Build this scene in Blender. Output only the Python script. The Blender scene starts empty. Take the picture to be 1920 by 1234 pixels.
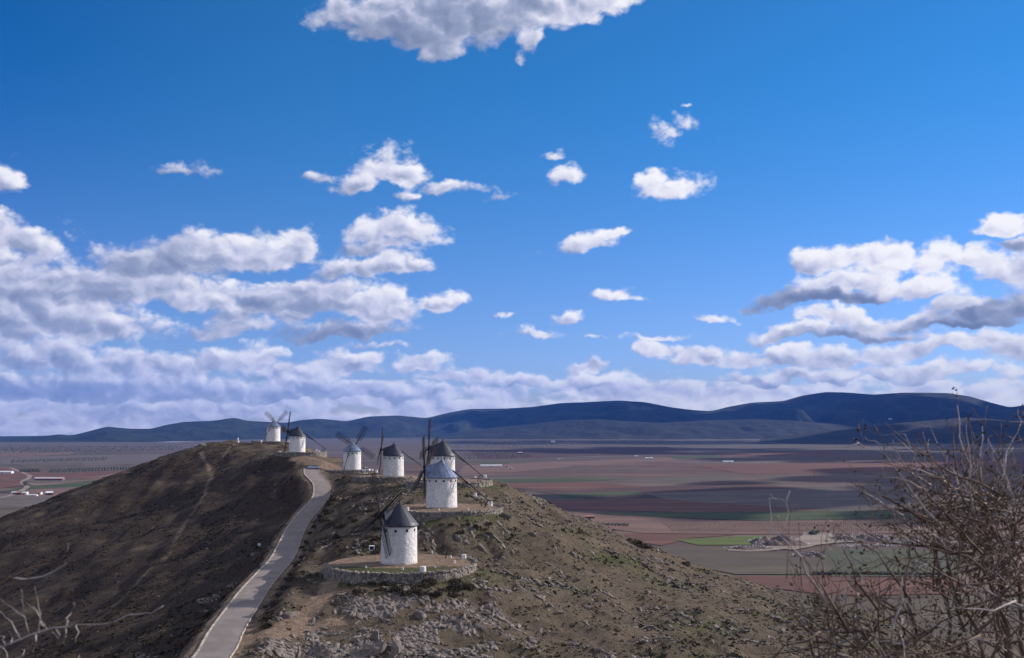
import bpy, bmesh, math, random
import numpy as np
from mathutils import Vector, Matrix, Quaternion

sc = bpy.context.scene
COL = sc.collection
R = math.radians
random.seed(7)

# ------------------------------------------------------------------ camera
PW, PH, FPX, HORIZON = 1920.0, 1234.0, 1844.0, 795.0
PITCH = math.atan((HORIZON - PH / 2) / FPX)
EYE = Vector((0.0, 0.0, 132.0))             # the viewpoint is 132 m above the plain (z = 0)

cam_data = bpy.data.cameras.new('camera')
cam_data.sensor_fit = 'HORIZONTAL'
cam_data.sensor_width = 36.0
cam_data.lens = 36.0 * FPX / PW
cam_data.clip_start = 0.05
cam_data.clip_end = 90000.0
cam_data.dof.use_dof = True
cam_data.dof.focus_distance = 190.0
cam_data.dof.aperture_fstop = 6.5
cam = bpy.data.objects.new('camera', cam_data)
cam.location = EYE
cam.rotation_euler = (math.pi / 2 + PITCH, 0, 0)
COL.objects.link(cam)
sc.camera = cam

def ray(px, py):
    a = (px - PW / 2) / FPX
    b = (PH / 2 - py) / FPX
    c, s = math.cos(PITCH), math.sin(PITCH)
    return Vector((a, c - b * s, s + b * c))

def at(px, py, Y):
    """the point Y metres ahead of the viewpoint on the line of sight of a photo pixel"""
    d = ray(px, py)
    return EYE + d * (Y / d.y)

def on_plain(px, py, z=0.0):
    d = ray(px, py)
    return EYE + d * ((z - EYE.z) / d.z)

# ------------------------------------------------------------------ render
sc.render.engine = 'CYCLES'
sc.cycles.use_denoising = True
sc.cycles.max_bounces = 6
sc.cycles.diffuse_bounces = 3
sc.cycles.transparent_max_bounces = 8
sc.cycles.volume_bounces = 1
sc.cycles.use_adaptive_sampling = True
sc.cycles.adaptive_threshold = 0.02
sc.view_settings.view_transform = 'Standard'
sc.view_settings.look = 'None'
sc.view_settings.exposure = 0.30
sc.view_settings.gamma = 1.0
sc.view_settings.use_curve_mapping = False

# ------------------------------------------------------------------ sun
SUN_EL = R(25.5)
SUN_AZ = R(66.0)            # clockwise from the viewing direction (+Y): the sun is to the right, a little ahead
SUN_DIR = Vector((math.sin(SUN_AZ) * math.cos(SUN_EL), math.cos(SUN_AZ) * math.cos(SUN_EL), math.sin(SUN_EL)))
sun_data = bpy.data.lights.new('sun', 'SUN')
sun_data.energy = 5.0
sun_data.angle = R(0.53)
sun_data.color = (1.0, 0.91, 0.85)
sun = bpy.data.objects.new('sun', sun_data)
sun.rotation_euler = SUN_DIR.to_track_quat('Z', 'Y').to_euler()
sun.location = (300, 100, 400)
COL.objects.link(sun)

# ------------------------------------------------------------------ sky and clouds (world)
world = bpy.data.worlds.new('World')
sc.world = world
world.use_nodes = True
wt = world.node_tree
wt.nodes.clear()
CUR = [wt]                                   # node tree the helpers below write into

def wn(kind, **kw):
    n = CUR[-1].nodes.new(kind)
    for k, v in kw.items():
        setattr(n, k, v)
    return n

def wlink(a, b):
    CUR[-1].links.new(a, b)

def wput(sock, v):
    if isinstance(v, bpy.types.NodeSocket):
        wlink(v, sock)
    else:
        sock.default_value = v

def M(op, a, b=None, c=None, clamp=False):
    n = wn('ShaderNodeMath', operation=op)
    n.use_clamp = clamp
    wput(n.inputs[0], a)
    if b is not None: wput(n.inputs[1], b)
    if c is not None: wput(n.inputs[2], c)
    return n.outputs[0]

def V(op, a, b=None, c=None, out=0):
    n = wn('ShaderNodeVectorMath', operation=op)
    wput(n.inputs[0], a)
    if b is not None: wput(n.inputs[1], b)
    if c is not None: wput(n.inputs[2], c)
    return n.outputs[out]

def SS(x, lo, hi, a=0.0, b=1.0):
    n = wn('ShaderNodeMapRange', interpolation_type='SMOOTHSTEP')
    wput(n.inputs[0], x)
    n.inputs[1].default_value = lo; n.inputs[2].default_value = hi
    n.inputs[3].default_value = a; n.inputs[4].default_value = b
    return n.outputs[0]

def NOISE(vec, scale, detail=6.0, rough=0.55, dist=0.0, color=False, lac=2.0):
    n = wn('ShaderNodeTexNoise', noise_dimensions='2D')
    wput(n.inputs['Vector'], vec)
    n.inputs['Scale'].default_value = scale
    n.inputs['Detail'].default_value = detail
    n.inputs['Roughness'].default_value = rough
    n.inputs['Lacunarity'].default_value = lac
    n.inputs['Distortion'].default_value = dist
    return n.outputs['Color' if color else 'Fac']

def MIXC(f, a, b):
    n = wn('ShaderNodeMix', data_type='RGBA')
    wput(n.inputs[0], f); wput(n.inputs[6], a); wput(n.inputs[7], b)
    return n.outputs[2]

def new_group(name, ins, outs):
    g = bpy.data.node_groups.new(name, 'ShaderNodeTree')
    for n_, t_ in ins: g.interface.new_socket(n_, in_out='INPUT', socket_type=t_)
    for n_, t_ in outs: g.interface.new_socket(n_, in_out='OUTPUT', socket_type=t_)
    CUR.append(g)
    return g, wn('NodeGroupInput').outputs, wn('NodeGroupOutput').inputs

def use_group(g, **vals):
    n = wn('ShaderNodeGroup'); n.node_tree = g
    for k_, v_ in vals.items(): wput(n.inputs[k_], v_)
    return n.outputs

def sky_uv(px, py):
    d = ray(px, py).normalized()
    return math.atan2(d.x, d.y), math.asin(d.z)

sky = wn('ShaderNodeTexSky', sky_type='NISHITA')
sky.sun_disc = False
sky.sun_elevation = SUN_EL
sky.sun_rotation = SUN_AZ
sky.altitude = 800.0
sky.air_density = 1.0
sky.dust_density = 0.1
sky.ozone_density = 2.0
# (px, py, half width, half height above, tilt, brightness, weight) of each billow in photo pixels
BILLOWS = [
 # big cloud at the top edge
 (650, 25, 75, 34, .15, .15, .85), (740, 45, 120, 55, 0, -.15, 1.1), (850, 40, 170, 75, .0, -.40, 1.3), (822, 84, 66, 50, 0, -.12, 1.0), (800, 62, 110, 50, 0, -.2, 1.05),
 (1000, 8, 150, 75, .25, .0, 1.2), (1110, 2, 95, 60, .3, .55, 1.1), (900, -70, 320, 80, 0, .0, 1.2), (1005, 88, 36, 30, .7, .05, .62),
 # upper middle
 (735, 325, 70, 42, 0, .35, 0.84), (665, 350, 62, 24, 0, .25, 0.71), (600, 335, 30, 14, 0, .1, 0.42), (840, 350, 70, 20, 0, .25, 0.63), (765, 372, 22, 18, 0, .2, 0.50),
 (930, 370, 24, 10, .3, .1, 0.38), (1036, 291, 24, 11, .2, .3, 0.50), (1055, 332, 28, 30, .2, .35, 0.71), (1253, 357, 66, 36, 0, .45, 0.84), (1268, 240, 30, 26, 0, .2, 0.35), (1285, 190, 14, 6, 0, .2, 0.38),
 (348, 322, 52, 16, 0, .1, 0.42), (8, 350, 34, 36, 0, .35, 0.76), (20, 452, 75, 40, 0, .2, 0.76),
 # left bank
 (440, 478, 105, 50, 0, .45, 1.2), (330, 500, 120, 48, 0, -.15, 1.2), (545, 480, 65, 45, 0, .3, 1.1), (200, 535, 150, 55, 0, .0, 1.15), (330, 550, 130, 34, 0, .35, 1.0),
 (60, 560, 150, 60, 0, .0, 1.1), (100, 615, 190, 55, 0, .2, 1.05), (-40, 560, 150, 120, 0, .1, 1.1), (215, 620, 70, 26, 0, .15, .8),
 (755, 445, 88, 44, 0, .4, 1.1), (705, 470, 60, 26, 0, -.05, .9), (715, 503, 78, 30, .15, .2, 1.0), (640, 515, 60, 26, .2, .1, .8),
 (590, 570, 125, 50, .1, .05, 1.2), (690, 575, 55, 45, 0, .5, 1.1), (730, 585, 62, 48, 0, .25, 1.1), (480, 585, 110, 36, .25, .0, 1.0), (420, 620, 80, 24, .15, .2, .9), (410, 570, 55, 28, .2, .4, .9),
 (650, 625, 120, 28, .05, -.35, 1.1), (822, 566, 50, 24, 0, .4, .95),
 # right of the middle
 (1090, 460, 66, 16, .12, .3, 0.60), (1145, 441, 34, 18, .1, .4, 0.64), (1162, 552, 42, 13, 0, .35, 0.60), (1058, 594, 44, 22, .1, .35, 0.68), (1000, 628, 48, 13, 0, .25, 0.60), (1112, 638, 22, 8, 0, .3, 0.52), (1348, 600, 34, 10, 0, .3, 0.48),
 (1255, 640, 66, 12, 0, .3, 0.64), (945, 592, 12, 8, 0, .3, 0.48), (710, 652, 66, 8, 0, .2, 0.48),
 # right bank, in flat layers
 (1545, 492, 52, 34, 0, 0.21, 1.1), (1605, 482, 46, 24, 0, 0.41, 1.05), (1665, 490, 60, 30, 0, 0.51, 1.1), (1740, 492, 60, 32, 0, 0.56, 1.1), (1820, 498, 70, 30, 0, 0.46, 1.05), (1905, 505, 70, 34, 0, 0.01, 1.05),
 (1600, 528, 85, 30, 0, 0.16, 1.15), (1690, 540, 75, 26, 0, 0.36, 1.1), (1500, 560, 82, 26, .1, -0.79, 1.15), (1590, 562, 90, 16, .05, -1.04, 1.15),
 (1885, 425, 60, 22, .15, 0.56, 1.05), (1930, 455, 60, 20, 0, -0.74, 1.05),
 (1560, 600, 60, 24, 0, 0.31, 1.1), (1490, 628, 80, 20, .05, 0.01, 1.1), (1640, 612, 70, 24, .05, 0.11, 1.1), (1720, 606, 60, 22, .1, -0.24, 1.1), (1790, 572, 60, 26, .25, 0.26, 1.1), (1850, 585, 90, 34, 0, -0.89, 1.2), (1930, 580, 70, 34, 0, -0.69, 1.2), (1620, 632, 130, 12, 0, -0.69, 1.0), (1800, 612, 110, 14, 0, -0.94, 1.05), (2060, 540, 130, 110, 0, -0.24, 1.15),
 (1240, 668, 46, 26, 0, 0.21, 1.05), (1310, 682, 60, 24, 0, 0.16, 1.05), (1390, 676, 52, 26, 0, 0.11, 1.05), (1470, 672, 56, 26, 0, 0.06, 1.05), (1560, 680, 70, 26, 0, -0.04, 1.05), (1650, 668, 56, 24, 0, 0.01, 1.05), (1730, 655, 60, 24, 0, -0.14, 1.05), (1800, 652, 56, 24, 0, 0.16, 1.05), (1870, 650, 60, 26, 0, 0.06, 1.05), (1920, 665, 60, 30, 0, -0.04, 1.05),
 (1500, 706, 150, 16, 0, -0.04, .95), (1760, 700, 180, 20, 0, 0.06, 1.0), (1105, 694, 28, 14, 0, 0.06, .9),
 # low bank to the left
 (480, 672, 55, 32, 0, .4, 1.0), (380, 690, 100, 34, 0, .25, 1.0), (250, 690, 110, 30, 0, .25, 1.0), (100, 680, 160, 36, 0, .1, 1.0), (650, 685, 75, 30, 0, .3, 1.0), (790, 692, 55, 22, 0, .35, 1.0), (560, 700, 90, 22, 0, .25, .9), (900, 712, 120, 18, 0, .25, .85), (1060, 715, 120, 18, 0, .25, .85),
 (200, 730, 330, 30, 0, .05, .95), (560, 735, 260, 24, 0, .1, .9),
]


PXR = 1.0 / FPX
VEC, FLT, COLR, SHD = 'NodeSocketVector', 'NodeSocketFloat', 'NodeSocketColor', 'NodeSocketShader'

# one billow: an ellipse with a flattened underside, lit from above right
G_BILLOW, gi, go = new_group('billow', [('P', VEC), ('centre', VEC), ('angle', FLT), ('scale', VEC), ('offset', VEC), ('weight', FLT), ('light', FLT), ('F', FLT), ('LS', FLT), ('WS', FLT)],
                             [('F', FLT), ('LS', FLT), ('WS', FLT)])
rot = wn('ShaderNodeVectorRotate', rotation_type='Z_AXIS')
wlink(gi['P'], rot.inputs['Vector']); wlink(gi['centre'], rot.inputs['Center']); wlink(gi['angle'], rot.inputs['Angle'])
q = V('MULTIPLY_ADD', rot.outputs[0], gi['scale'], gi['offset'])
q2 = V('MAXIMUM', q, V('MULTIPLY', q, (-1, -1.9, 0)))
f = M('SUBTRACT', 1.0, V('LENGTH', q2, out=1))
wlink(M('SMOOTH_MAX', gi['F'], M('MULTIPLY', f, gi['weight']), 0.12), go['F'])
k = M('POWER', M('ADD', f, 0.25, clamp=True), 2.0)
lit = M('ADD', V('DOT_PRODUCT', q, (0.26, 0.62, 0), out=1), gi['light'])
wlink(M('MULTIPLY_ADD', k, lit, gi['LS']), go['LS'])
wlink(M('ADD', gi['WS'], k), go['WS'])
CUR.pop()

# colour of a stretch of sky from how deep inside cloud it is (F) and how much that cloud is lit (L)
G_SKY, gi, go = new_group('cloudy_sky', [('F', FLT), ('L', FLT), ('low', FLT), ('edge', FLT), ('relief', FLT), ('az', FLT), ('veil', FLT), ('clear', COLR)], [('shader', SHD)])
dens = M('MULTIPLY_ADD', gi['edge'], 0.75, M('SMOOTH_MAX', gi['F'], gi['low'], 0.1))
alpha = SS(dens, -0.05, 0.44)
sh = M('ADD', M('MULTIPLY_ADD', gi['L'], 0.66, 0.36), gi['relief'])
sh = M('SUBTRACT', sh, M('MULTIPLY', SS(dens, 0.30, 1.2), 0.22))
sh = SS(M('MULTIPLY_ADD', SS(gi['az'], -0.40, 0.45), 0.34, sh), -0.36, 1.20)
r = wn('ShaderNodeValToRGB')
r.color_ramp.elements[0].color = (0.165, 0.220, 0.370, 1)
r.color_ramp.elements[1].color = (0.98, 0.97, 1.0, 1)
e = r.color_ramp.elements.new(0.40); e.color = (0.345, 0.395, 0.56, 1)
e = r.color_ramp.elements.new(0.70); e.color = (0.64, 0.655, 0.81, 1)
wlink(sh, r.inputs[0])
n = wn('ShaderNodeVectorMath', operation='SCALE'); wlink(r.outputs[0], n.inputs[0]); n.inputs['Scale'].default_value = 10.0
b = wn('ShaderNodeBackground'); b.inputs['Strength'].default_value = 0.082
wlink(MIXC(M('MULTIPLY', alpha, gi['veil']), gi['clear'], n.outputs[0]), b.inputs['Color'])
wlink(b.outputs[0], go['shader'])
CUR.pop()

def window(u0, u1, v0, v1):
    """the billows that reach into one window of the sky"""
    g, gi, go = new_group('sky_window', [('P', VEC), ('low', FLT), ('edge', FLT), ('relief', FLT), ('az', FLT), ('veil', FLT), ('clear', COLR)], [('shader', SHD)])
    F, LS, WS = -1.0, 0.0070, 0.02
    for (px, py, rx, ry, tilt, br, w) in BILLOWS:
        u, v = sky_uv(px, py)
        mx, my = rx * PXR * 1.8 + 0.03, max(ry, rx * abs(tilt)) * PXR * 1.8 + 0.025
        if u + mx < u0 or u - mx > u1 or v + my < v0 or v - my > v1:
            continue
        sx, sy = 1.0 / (rx * PXR * 1.15), 1.0 / (ry * PXR * 1.15)
        o = use_group(G_BILLOW, P=gi['P'], centre=(u, v, 0), angle=-math.atan(tilt), scale=(sx, sy, 0), offset=(-u * sx, -v * sy, 0), weight=w, light=br, F=F, LS=LS, WS=WS)
        F, LS, WS = o['F'], o['LS'], o['WS']
    o = use_group(G_SKY, F=F, L=M('DIVIDE', LS, WS), low=gi['low'], edge=gi['edge'], relief=gi['relief'], az=gi['az'], veil=gi['veil'], clear=gi['clear'])
    wlink(o[0], go['shader'])
    CUR.pop()
    return g

def windows(us, vs):
    if len(us) > 2:
        m = len(us) // 2
        return (0, us[m], windows(us[:m + 1], vs), windows(us[m:], vs))
    if len(vs) > 2:
        m = len(vs) // 2
        return (1, vs[m], windows(us, vs[:m + 1]), windows(us, vs[m:]))
    return window(us[0], us[1], vs[0], vs[1])
TREE = windows([-0.66, -0.36, -0.2, -0.04, 0.12, 0.28, 0.66], [-0.05, 0.07, 0.16, 0.28, 0.50])

coord = wn('ShaderNodeTexCoord').outputs['Generated']
sep = wn('ShaderNodeSeparateXYZ'); wlink(coord, sep.inputs[0])
az = M('ARCTAN2', sep.outputs[0], sep.outputs[1])
el = M('ARCSINE', sep.outputs[2])
cmb = wn('ShaderNodeCombineXYZ'); wlink(az, cmb.inputs[0]); wlink(el, cmb.inputs[1])
P0 = cmb.outputs[0]
# warp the direction a little so that every outline breaks up into puffs
WARP_BIG = V('SUBTRACT', NOISE(P0, 16.0, 1.0, 0.5, color=True), (0.5, 0.5, 0.5))
WARP_SMALL = V('SUBTRACT', NOISE(P0, 55.0, 2.0, 0.55, color=True), (0.5, 0.5, 0.5))
P = V('MULTIPLY_ADD', WARP_BIG, (0.040, 0.026, 0.0), P0)
P = V('MULTIPLY_ADD', WARP_SMALL, (0.014, 0.012, 0.0), P)
stretch = V('MULTIPLY', P0, (1.0, 1.5, 1.0))
warped = V('MULTIPLY_ADD', WARP_SMALL, (0.012, 0.012, 0.0), stretch)
def billow_height(vec, sc_):
    h = None
    for s_, a_ in ((1.0, 1.0), (2.2, 0.42), (5.1, 0.15)):
        b_ = M('ABSOLUTE', M('MULTIPLY_ADD', NOISE(vec, sc_ * s_, 0.0, 0.5), 2.0, -1.0))
        h = M('MULTIPLY', b_, a_) if h is None else M('MULTIPLY_ADD', b_, a_, h)
    return h
H0 = billow_height(warped, 23.0)
H1 = billow_height(V('ADD', warped, (0.0058, 0.0085, 0.0)), 23.0)
FINE = M('SUBTRACT', NOISE(stretch, 75.0, 5.0, 0.60), 0.5)
RELIEF = M('ADD', M('MULTIPLY', M('SUBTRACT', H0, H1), 0.55), M('MULTIPLY', FINE, 0.12))
EDGE = M('ADD', M('MULTIPLY_ADD', H0, 0.62, -0.28), M('MULTIPLY', FINE, 0.75))
tint = V('MULTIPLY', sky.outputs[0], MIXC(SS(el, 0.0, 0.36), MIXC(SS(el, 0.0, 0.06), (0.66, 0.69, 0.90, 1), (0.63, 0.75, 1.26, 1)), MIXC(SS(az, -0.66, -0.18), (0.03, 0.52, 1.12, 1), (0.21, 0.80, 1.30, 1))))
VEIL = SS(el, -0.01, 0.09, 0.74, 0.97)       # clouds close to the horizon are seen through a lot of air
LOWN = M('SUBTRACT', NOISE(V('MULTIPLY', P0, (1, 3.4, 1)), 15.0, 2.0, 0.5), 0.5)
LOW = M('MULTIPLY_ADD', LOWN, 1.6, SS(el, 0.026, 0.078, 0.55, -0.75))

def attach(t):
    if isinstance(t, tuple):
        n_ = wn('ShaderNodeMixShader')
        wlink(M('GREATER_THAN', az if t[0] == 0 else el, t[1]), n_.inputs[0])
        wlink(attach(t[2]), n_.inputs[1]); wlink(attach(t[3]), n_.inputs[2])
        return n_.outputs[0]
    return use_group(t, P=P, low=LOW, edge=EDGE, relief=RELIEF, az=az, veil=VEIL, clear=tint)[0]
inner = attach(TREE)
# the clouds in view are placed one by one; round the rest of the sky random cloud is made denser and brighter to lift the ambient light
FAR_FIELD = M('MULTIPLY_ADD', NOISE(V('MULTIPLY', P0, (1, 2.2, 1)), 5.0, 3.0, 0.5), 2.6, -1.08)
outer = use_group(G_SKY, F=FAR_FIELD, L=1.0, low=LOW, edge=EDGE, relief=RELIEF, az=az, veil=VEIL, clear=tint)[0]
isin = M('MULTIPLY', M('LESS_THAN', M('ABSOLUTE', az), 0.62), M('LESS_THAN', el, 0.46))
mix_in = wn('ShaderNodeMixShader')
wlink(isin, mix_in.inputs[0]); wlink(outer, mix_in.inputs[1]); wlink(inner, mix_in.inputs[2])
below = wn('ShaderNodeBackground'); below.inputs['Color'].default_value = (0.9, 1.1, 1.9, 1); below.inputs['Strength'].default_value = 0.08
mix_lo = wn('ShaderNodeMixShader')
wlink(M('GREATER_THAN', el, -0.03), mix_lo.inputs[0]); wlink(below.outputs[0], mix_lo.inputs[1]); wlink(mix_in.outputs[0], mix_lo.inputs[2])
wo = wn('ShaderNodeOutputWorld')
wlink(mix_lo.outputs[0], wo.inputs['Surface'])
world.cycles.sampling_method = 'MANUAL'
world.cycles.sample_map_resolution = 256
# ------------------------------------------------------------------ helpers
def tag(o, label=None, cat=None, group=None, kind=None):
    if label: o['label'] = label
    if cat: o['category'] = cat
    if group: o['group'] = group
    if kind: o['kind'] = kind
    return o

def empty(name, loc=(0, 0, 0), rz=0.0):
    o = bpy.data.objects.new(name, None)
    o.empty_display_size = 0.5
    o.location = loc
    o.rotation_euler = (0, 0, rz)
    COL.objects.link(o)
    return o

def link(name, me, parent=None, loc=None, rz=None):
    o = bpy.data.objects.new(name, me)
    COL.objects.link(o)
    if parent is not None: o.parent = parent
    if loc is not None: o.location = loc
    if rz is not None: o.rotation_euler = (0, 0, rz)
    return o

def mesh_np(name, verts, faces, mat, smooth=False, mat_idx=None):
    """fast mesh from numpy arrays; faces is (n,3) or (n,4)"""
    me = bpy.data.meshes.new(name)
    verts = np.asarray(verts, dtype=np.float32); faces = np.asarray(faces, dtype=np.int32)
    n, k = faces.shape
    me.vertices.add(len(verts)); me.vertices.foreach_set('co', verts.ravel())
    me.loops.add(n * k); me.loops.foreach_set('vertex_index', faces.ravel())
    me.polygons.add(n)
    me.polygons.foreach_set('loop_start', np.arange(0, n * k, k, dtype=np.int32))
    me.polygons.foreach_set('loop_total', np.full(n, k, dtype=np.int32))
    me.polygons.foreach_set('use_smooth', np.full(n, smooth, dtype=bool))
    for m in (mat if isinstance(mat, (list, tuple)) else [mat]):
        me.materials.append(m)
    if mat_idx is not None:
        me.polygons.foreach_set('material_index', np.asarray(mat_idx, dtype=np.int32))
    me.update(calc_edges=True)
    return me

class MB:
    """collects boxes, tubes, lathes; build() links them as one mesh object"""
    def __init__(self):
        self.v = []; self.f = []; self.sm = []
    def add(self, vs, fs, smooth=False):
        b = len(self.v)
        self.v += [tuple(p) for p in vs]
        self.f += [tuple(b + i for i in f) for f in fs]
        self.sm += [smooth] * len(fs)
        return self
    def box(self, c, s, rot=None, taper=1.0):
        x, y, z = s[0] / 2, s[1] / 2, s[2] / 2
        vs = []
        for dz in (-1, 1):
            t = taper if dz > 0 else 1.0
            for dx, dy in ((-1, -1), (1, -1), (1, 1), (-1, 1)):
                p = Vector((dx * x * t, dy * y * t, dz * z))
                if rot is not None: p = rot @ p
                vs.append(p + Vector(c))
        return self.add(vs, [(3, 2, 1, 0), (4, 5, 6, 7), (0, 1, 5, 4), (1, 2, 6, 5), (2, 3, 7, 6), (3, 0, 4, 7)])
    def bar(self, a, b, w, h=None, w2=None, h2=None, up=(0, 0, 1)):
        """a square timber from a to b"""
        a = Vector(a); b = Vector(b); h = h or w; w2 = w2 or w; h2 = h2 or h
        d = (b - a).normalized(); u = Vector(up)
        if abs(d.dot(u)) > 0.97: u = Vector((1, 0, 0)) if abs(d.x) < 0.9 else Vector((0, 1, 0))
        s = d.cross(u).normalized(); t = s.cross(d)
        vs = []
        for p, ww, hh in ((a, w, h), (b, w2, h2)):
            for i, j in ((-1, -1), (1, -1), (1, 1), (-1, 1)):
                vs.append(p + s * (i * ww / 2) + t * (j * hh / 2))
        return self.add(vs, [(0, 1, 2, 3), (7, 6, 5, 4), (0, 4, 5, 1), (1, 5, 6, 2), (2, 6, 7, 3), (3, 7, 4, 0)])
    def tube(self, pts, rads, n=5, smooth=True):
        pts = [Vector(p) for p in pts]
        if not isinstance(rads, (list, tuple)): rads = [rads] * len(pts)
        vs = []; fs = []
        for i, p in enumerate(pts):
            d = (pts[min(i + 1, len(pts) - 1)] - pts[max(i - 1, 0)]).normalized()
            u = Vector((0, 0, 1)) if abs(d.z) < 0.9 else Vector((1, 0, 0))
            s = d.cross(u).normalized(); t = s.cross(d)
            for k in range(n):
                a = 2 * math.pi * k / n
                vs.append(p + (s * math.cos(a) + t * math.sin(a)) * rads[i])
        for i in range(len(pts) - 1):
            for k in range(n):
                fs.append((i * n + k, i * n + (k + 1) % n, (i + 1) * n + (k + 1) % n, (i + 1) * n + k))
        fs.append(tuple(range(n))[::-1]); fs.append(tuple((len(pts) - 1) * n + k for k in range(n)))
        return self.add(vs, fs, smooth)
    def lathe(self, prof, n=32, smooth=True, c=(0, 0, 0), a0=0.0, a1=2 * math.pi):
        full = abs(a1 - a0 - 2 * math.pi) < 1e-6
        m = n if full else n + 1
        vs = []; fs = []
        for r_, z_ in prof:
            for k in range(m):
                a = a0 + (a1 - a0) * k / n
                vs.append((c[0] + r_ * math.cos(a), c[1] + r_ * math.sin(a), c[2] + z_))
        for i in range(len(prof) - 1):
            for k in range(n):
                k2 = (k + 1) % m
                fs.append((i * m + k, i * m + k2, (i + 1) * m + k2, (i + 1) * m + k))
        return self.add(vs, fs, smooth)
    def mesh(self, name, mat):
        me = bpy.data.meshes.new(name)
        me.from_pydata(self.v, [], self.f)
        me.polygons.foreach_set('use_smooth', self.sm)
        me.materials.append(mat)
        me.validate(); me.update()
        return me
    def build(self, name, mat, parent=None, loc=None, rz=None):
        return link(name, self.mesh(name, mat), parent, loc, rz)

# numpy gradient noise
_rng = np.random.RandomState(11)
_perm = _rng.permutation(512)
_perm = np.concatenate([_perm, _perm])
_ang = _rng.rand(512) * 2 * np.pi
_gx, _gy = np.cos(_ang), np.sin(_ang)
def pnoise(x, y):
    x = np.asarray(x, dtype=np.float64); y = np.asarray(y, dtype=np.float64)
    xi = np.floor(x).astype(np.int64); yi = np.floor(y).astype(np.int64)
    xf = x - xi; yf = y - yi
    u = xf * xf * xf * (xf * (xf * 6 - 15) + 10); v = yf * yf * yf * (yf * (yf * 6 - 15) + 10)
    def g(ix, iy, dx, dy):
        h = _perm[(_perm[ix & 511] + iy) & 511]
        return _gx[h] * dx + _gy[h] * dy
    a = g(xi, yi, xf, yf); b = g(xi + 1, yi, xf - 1, yf)
    c = g(xi, yi + 1, xf, yf - 1); d = g(xi + 1, yi + 1, xf - 1, yf - 1)
    return (a + u * (b - a)) * (1 - v) + (c + u * (d - c)) * v
def fbm(x, y, octv=4, gain=0.5):
    s = 0; a = 1.0; f = 1.0
    for i in range(octv):
        s = s + a * pnoise(x * f + 17.3 * i, y * f - 9.1 * i); a *= gain; f *= 2.03
    return s
def sstep(x, lo, hi):
    t = np.clip((x - lo) / (hi - lo), 0, 1)
    return t * t * (3 - 2 * t)

# materials
def new_mat(name):
    m = bpy.data.materials.new(name)
    m.use_nodes = True
    CUR.append(m.node_tree)
    b = next(n for n in m.node_tree.nodes if n.type == 'BSDF_PRINCIPLED')
    b.inputs['Specular IOR Level'].default_value = 0.25
    b.inputs['Roughness'].default_value = 0.85
    return m, b
def obj_coord():
    return wn('ShaderNodeTexCoord').outputs['Object']
def geo_coord():
    return wn('ShaderNodeNewGeometry').outputs['Position']
def NOISE3(vec, scale, detail=4.0, rough=0.55, color=False):
    o = NOISE(vec, scale, detail, rough, color=color)
    o.node.noise_dimensions = '3D'
    return o
def BUMP(bsdf, height, strength=0.5, dist=0.1):
    n = wn('ShaderNodeBump')
    n.inputs['Strength'].default_value = strength; n.inputs['Distance'].default_value = dist
    wlink(height, n.inputs['Height']); wlink(n.outputs[0], bsdf.inputs['Normal'])
def c4(c): return (c[0], c[1], c[2], 1.0)

def simple_mat(name, col, rough=0.8, var=0.25, scale=3.0, bump=0.0, metal=0.0, spec=0.25, bscale=None):
    m, b = new_mat(name)
    n = NOISE3(obj_coord(), scale, 4.0)
    wput(b.inputs['Base Color'], MIXC(SS(n, 0.3, 0.7), c4([x * (1 - var) for x in col]), c4([min(1, x * (1 + var)) for x in col])))
    b.inputs['Roughness'].default_value = rough; b.inputs['Metallic'].default_value = metal
    b.inputs['Specular IOR Level'].default_value = spec
    if bump: BUMP(b, NOISE3(obj_coord(), bscale or scale * 3, 4.0), bump, 0.05)
    CUR.pop()
    return m
# ------------------------------------------------------------------ the windmills' sites (photo foot point, distance)
MILLS = [  # foot x, foot y, distance, radius, wall height, roof height, terrace radius
 (748, 1055, 196, 3.56, 7.4, 4.3, 14.2),
 (828, 951, 245, 3.80, 7.4, 4.4, 14.0),
 (830, 901, 298, 3.72, 7.5, 4.6, 13.0),
 (738, 893, 335, 3.45, 7.0, 4.1, 11.0),
 (660, 881, 386, 3.45, 7.3, 3.9, 10.5),
 (557, 848, 424, 3.45, 7.0, 4.1, 10.5),
 (512.5, 828, 509, 3.45, 7.6, 3.6, 10.5),
]
SITES = [at(a, b, c) for a, b, c, *_ in MILLS]
TERR_R = [m[6] for m in MILLS]
TERR_C = [SITES[0] + Vector((0.6, -1.0, 0)), SITES[1] + Vector((0.6, -2.0, 0)), SITES[2] + Vector((1.5, -1, 0)), SITES[3] + Vector((-2.5, 0, 0)),
          SITES[4] + Vector((-2.5, 0, 0)), SITES[5] + Vector((1.5, 0, 0)), SITES[6] + Vector((0, 0, 0))]

ROAD_PX = [(-120, 1560, 95), (120, 1440, 113), (300, 1330, 131), (396, 1234, 149), (427, 1180, 164), (459, 1133, 184), (481, 1102, 203), (508, 1071, 223), (532, 1042, 245), (556, 990, 290), (578, 960, 312), (601, 933, 333), (602, 908, 350), (586, 890, 364), (584, 878, 380)]
ROAD_CTRL = [at(*p) for p in ROAD_PX]
def catmull(pts, n=12):
    out = []
    P_ = [pts[0] * 2 - pts[1]] + list(pts) + [pts[-1] * 2 - pts[-2]]
    for i in range(1, len(P_) - 2):
        for k in range(n):
            t = k / n
            a, b, c, d = P_[i - 1], P_[i], P_[i + 1], P_[i + 2]
            out.append(0.5 * ((2 * b) + (c - a) * t + (2 * a - 5 * b + 4 * c - d) * t * t + (3 * b - a - 3 * c + d) * t ** 3))
    out.append(P_[-2].copy())
    return out
ROAD = catmull(ROAD_CTRL, 14)
ROAD_W = 5.5

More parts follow.
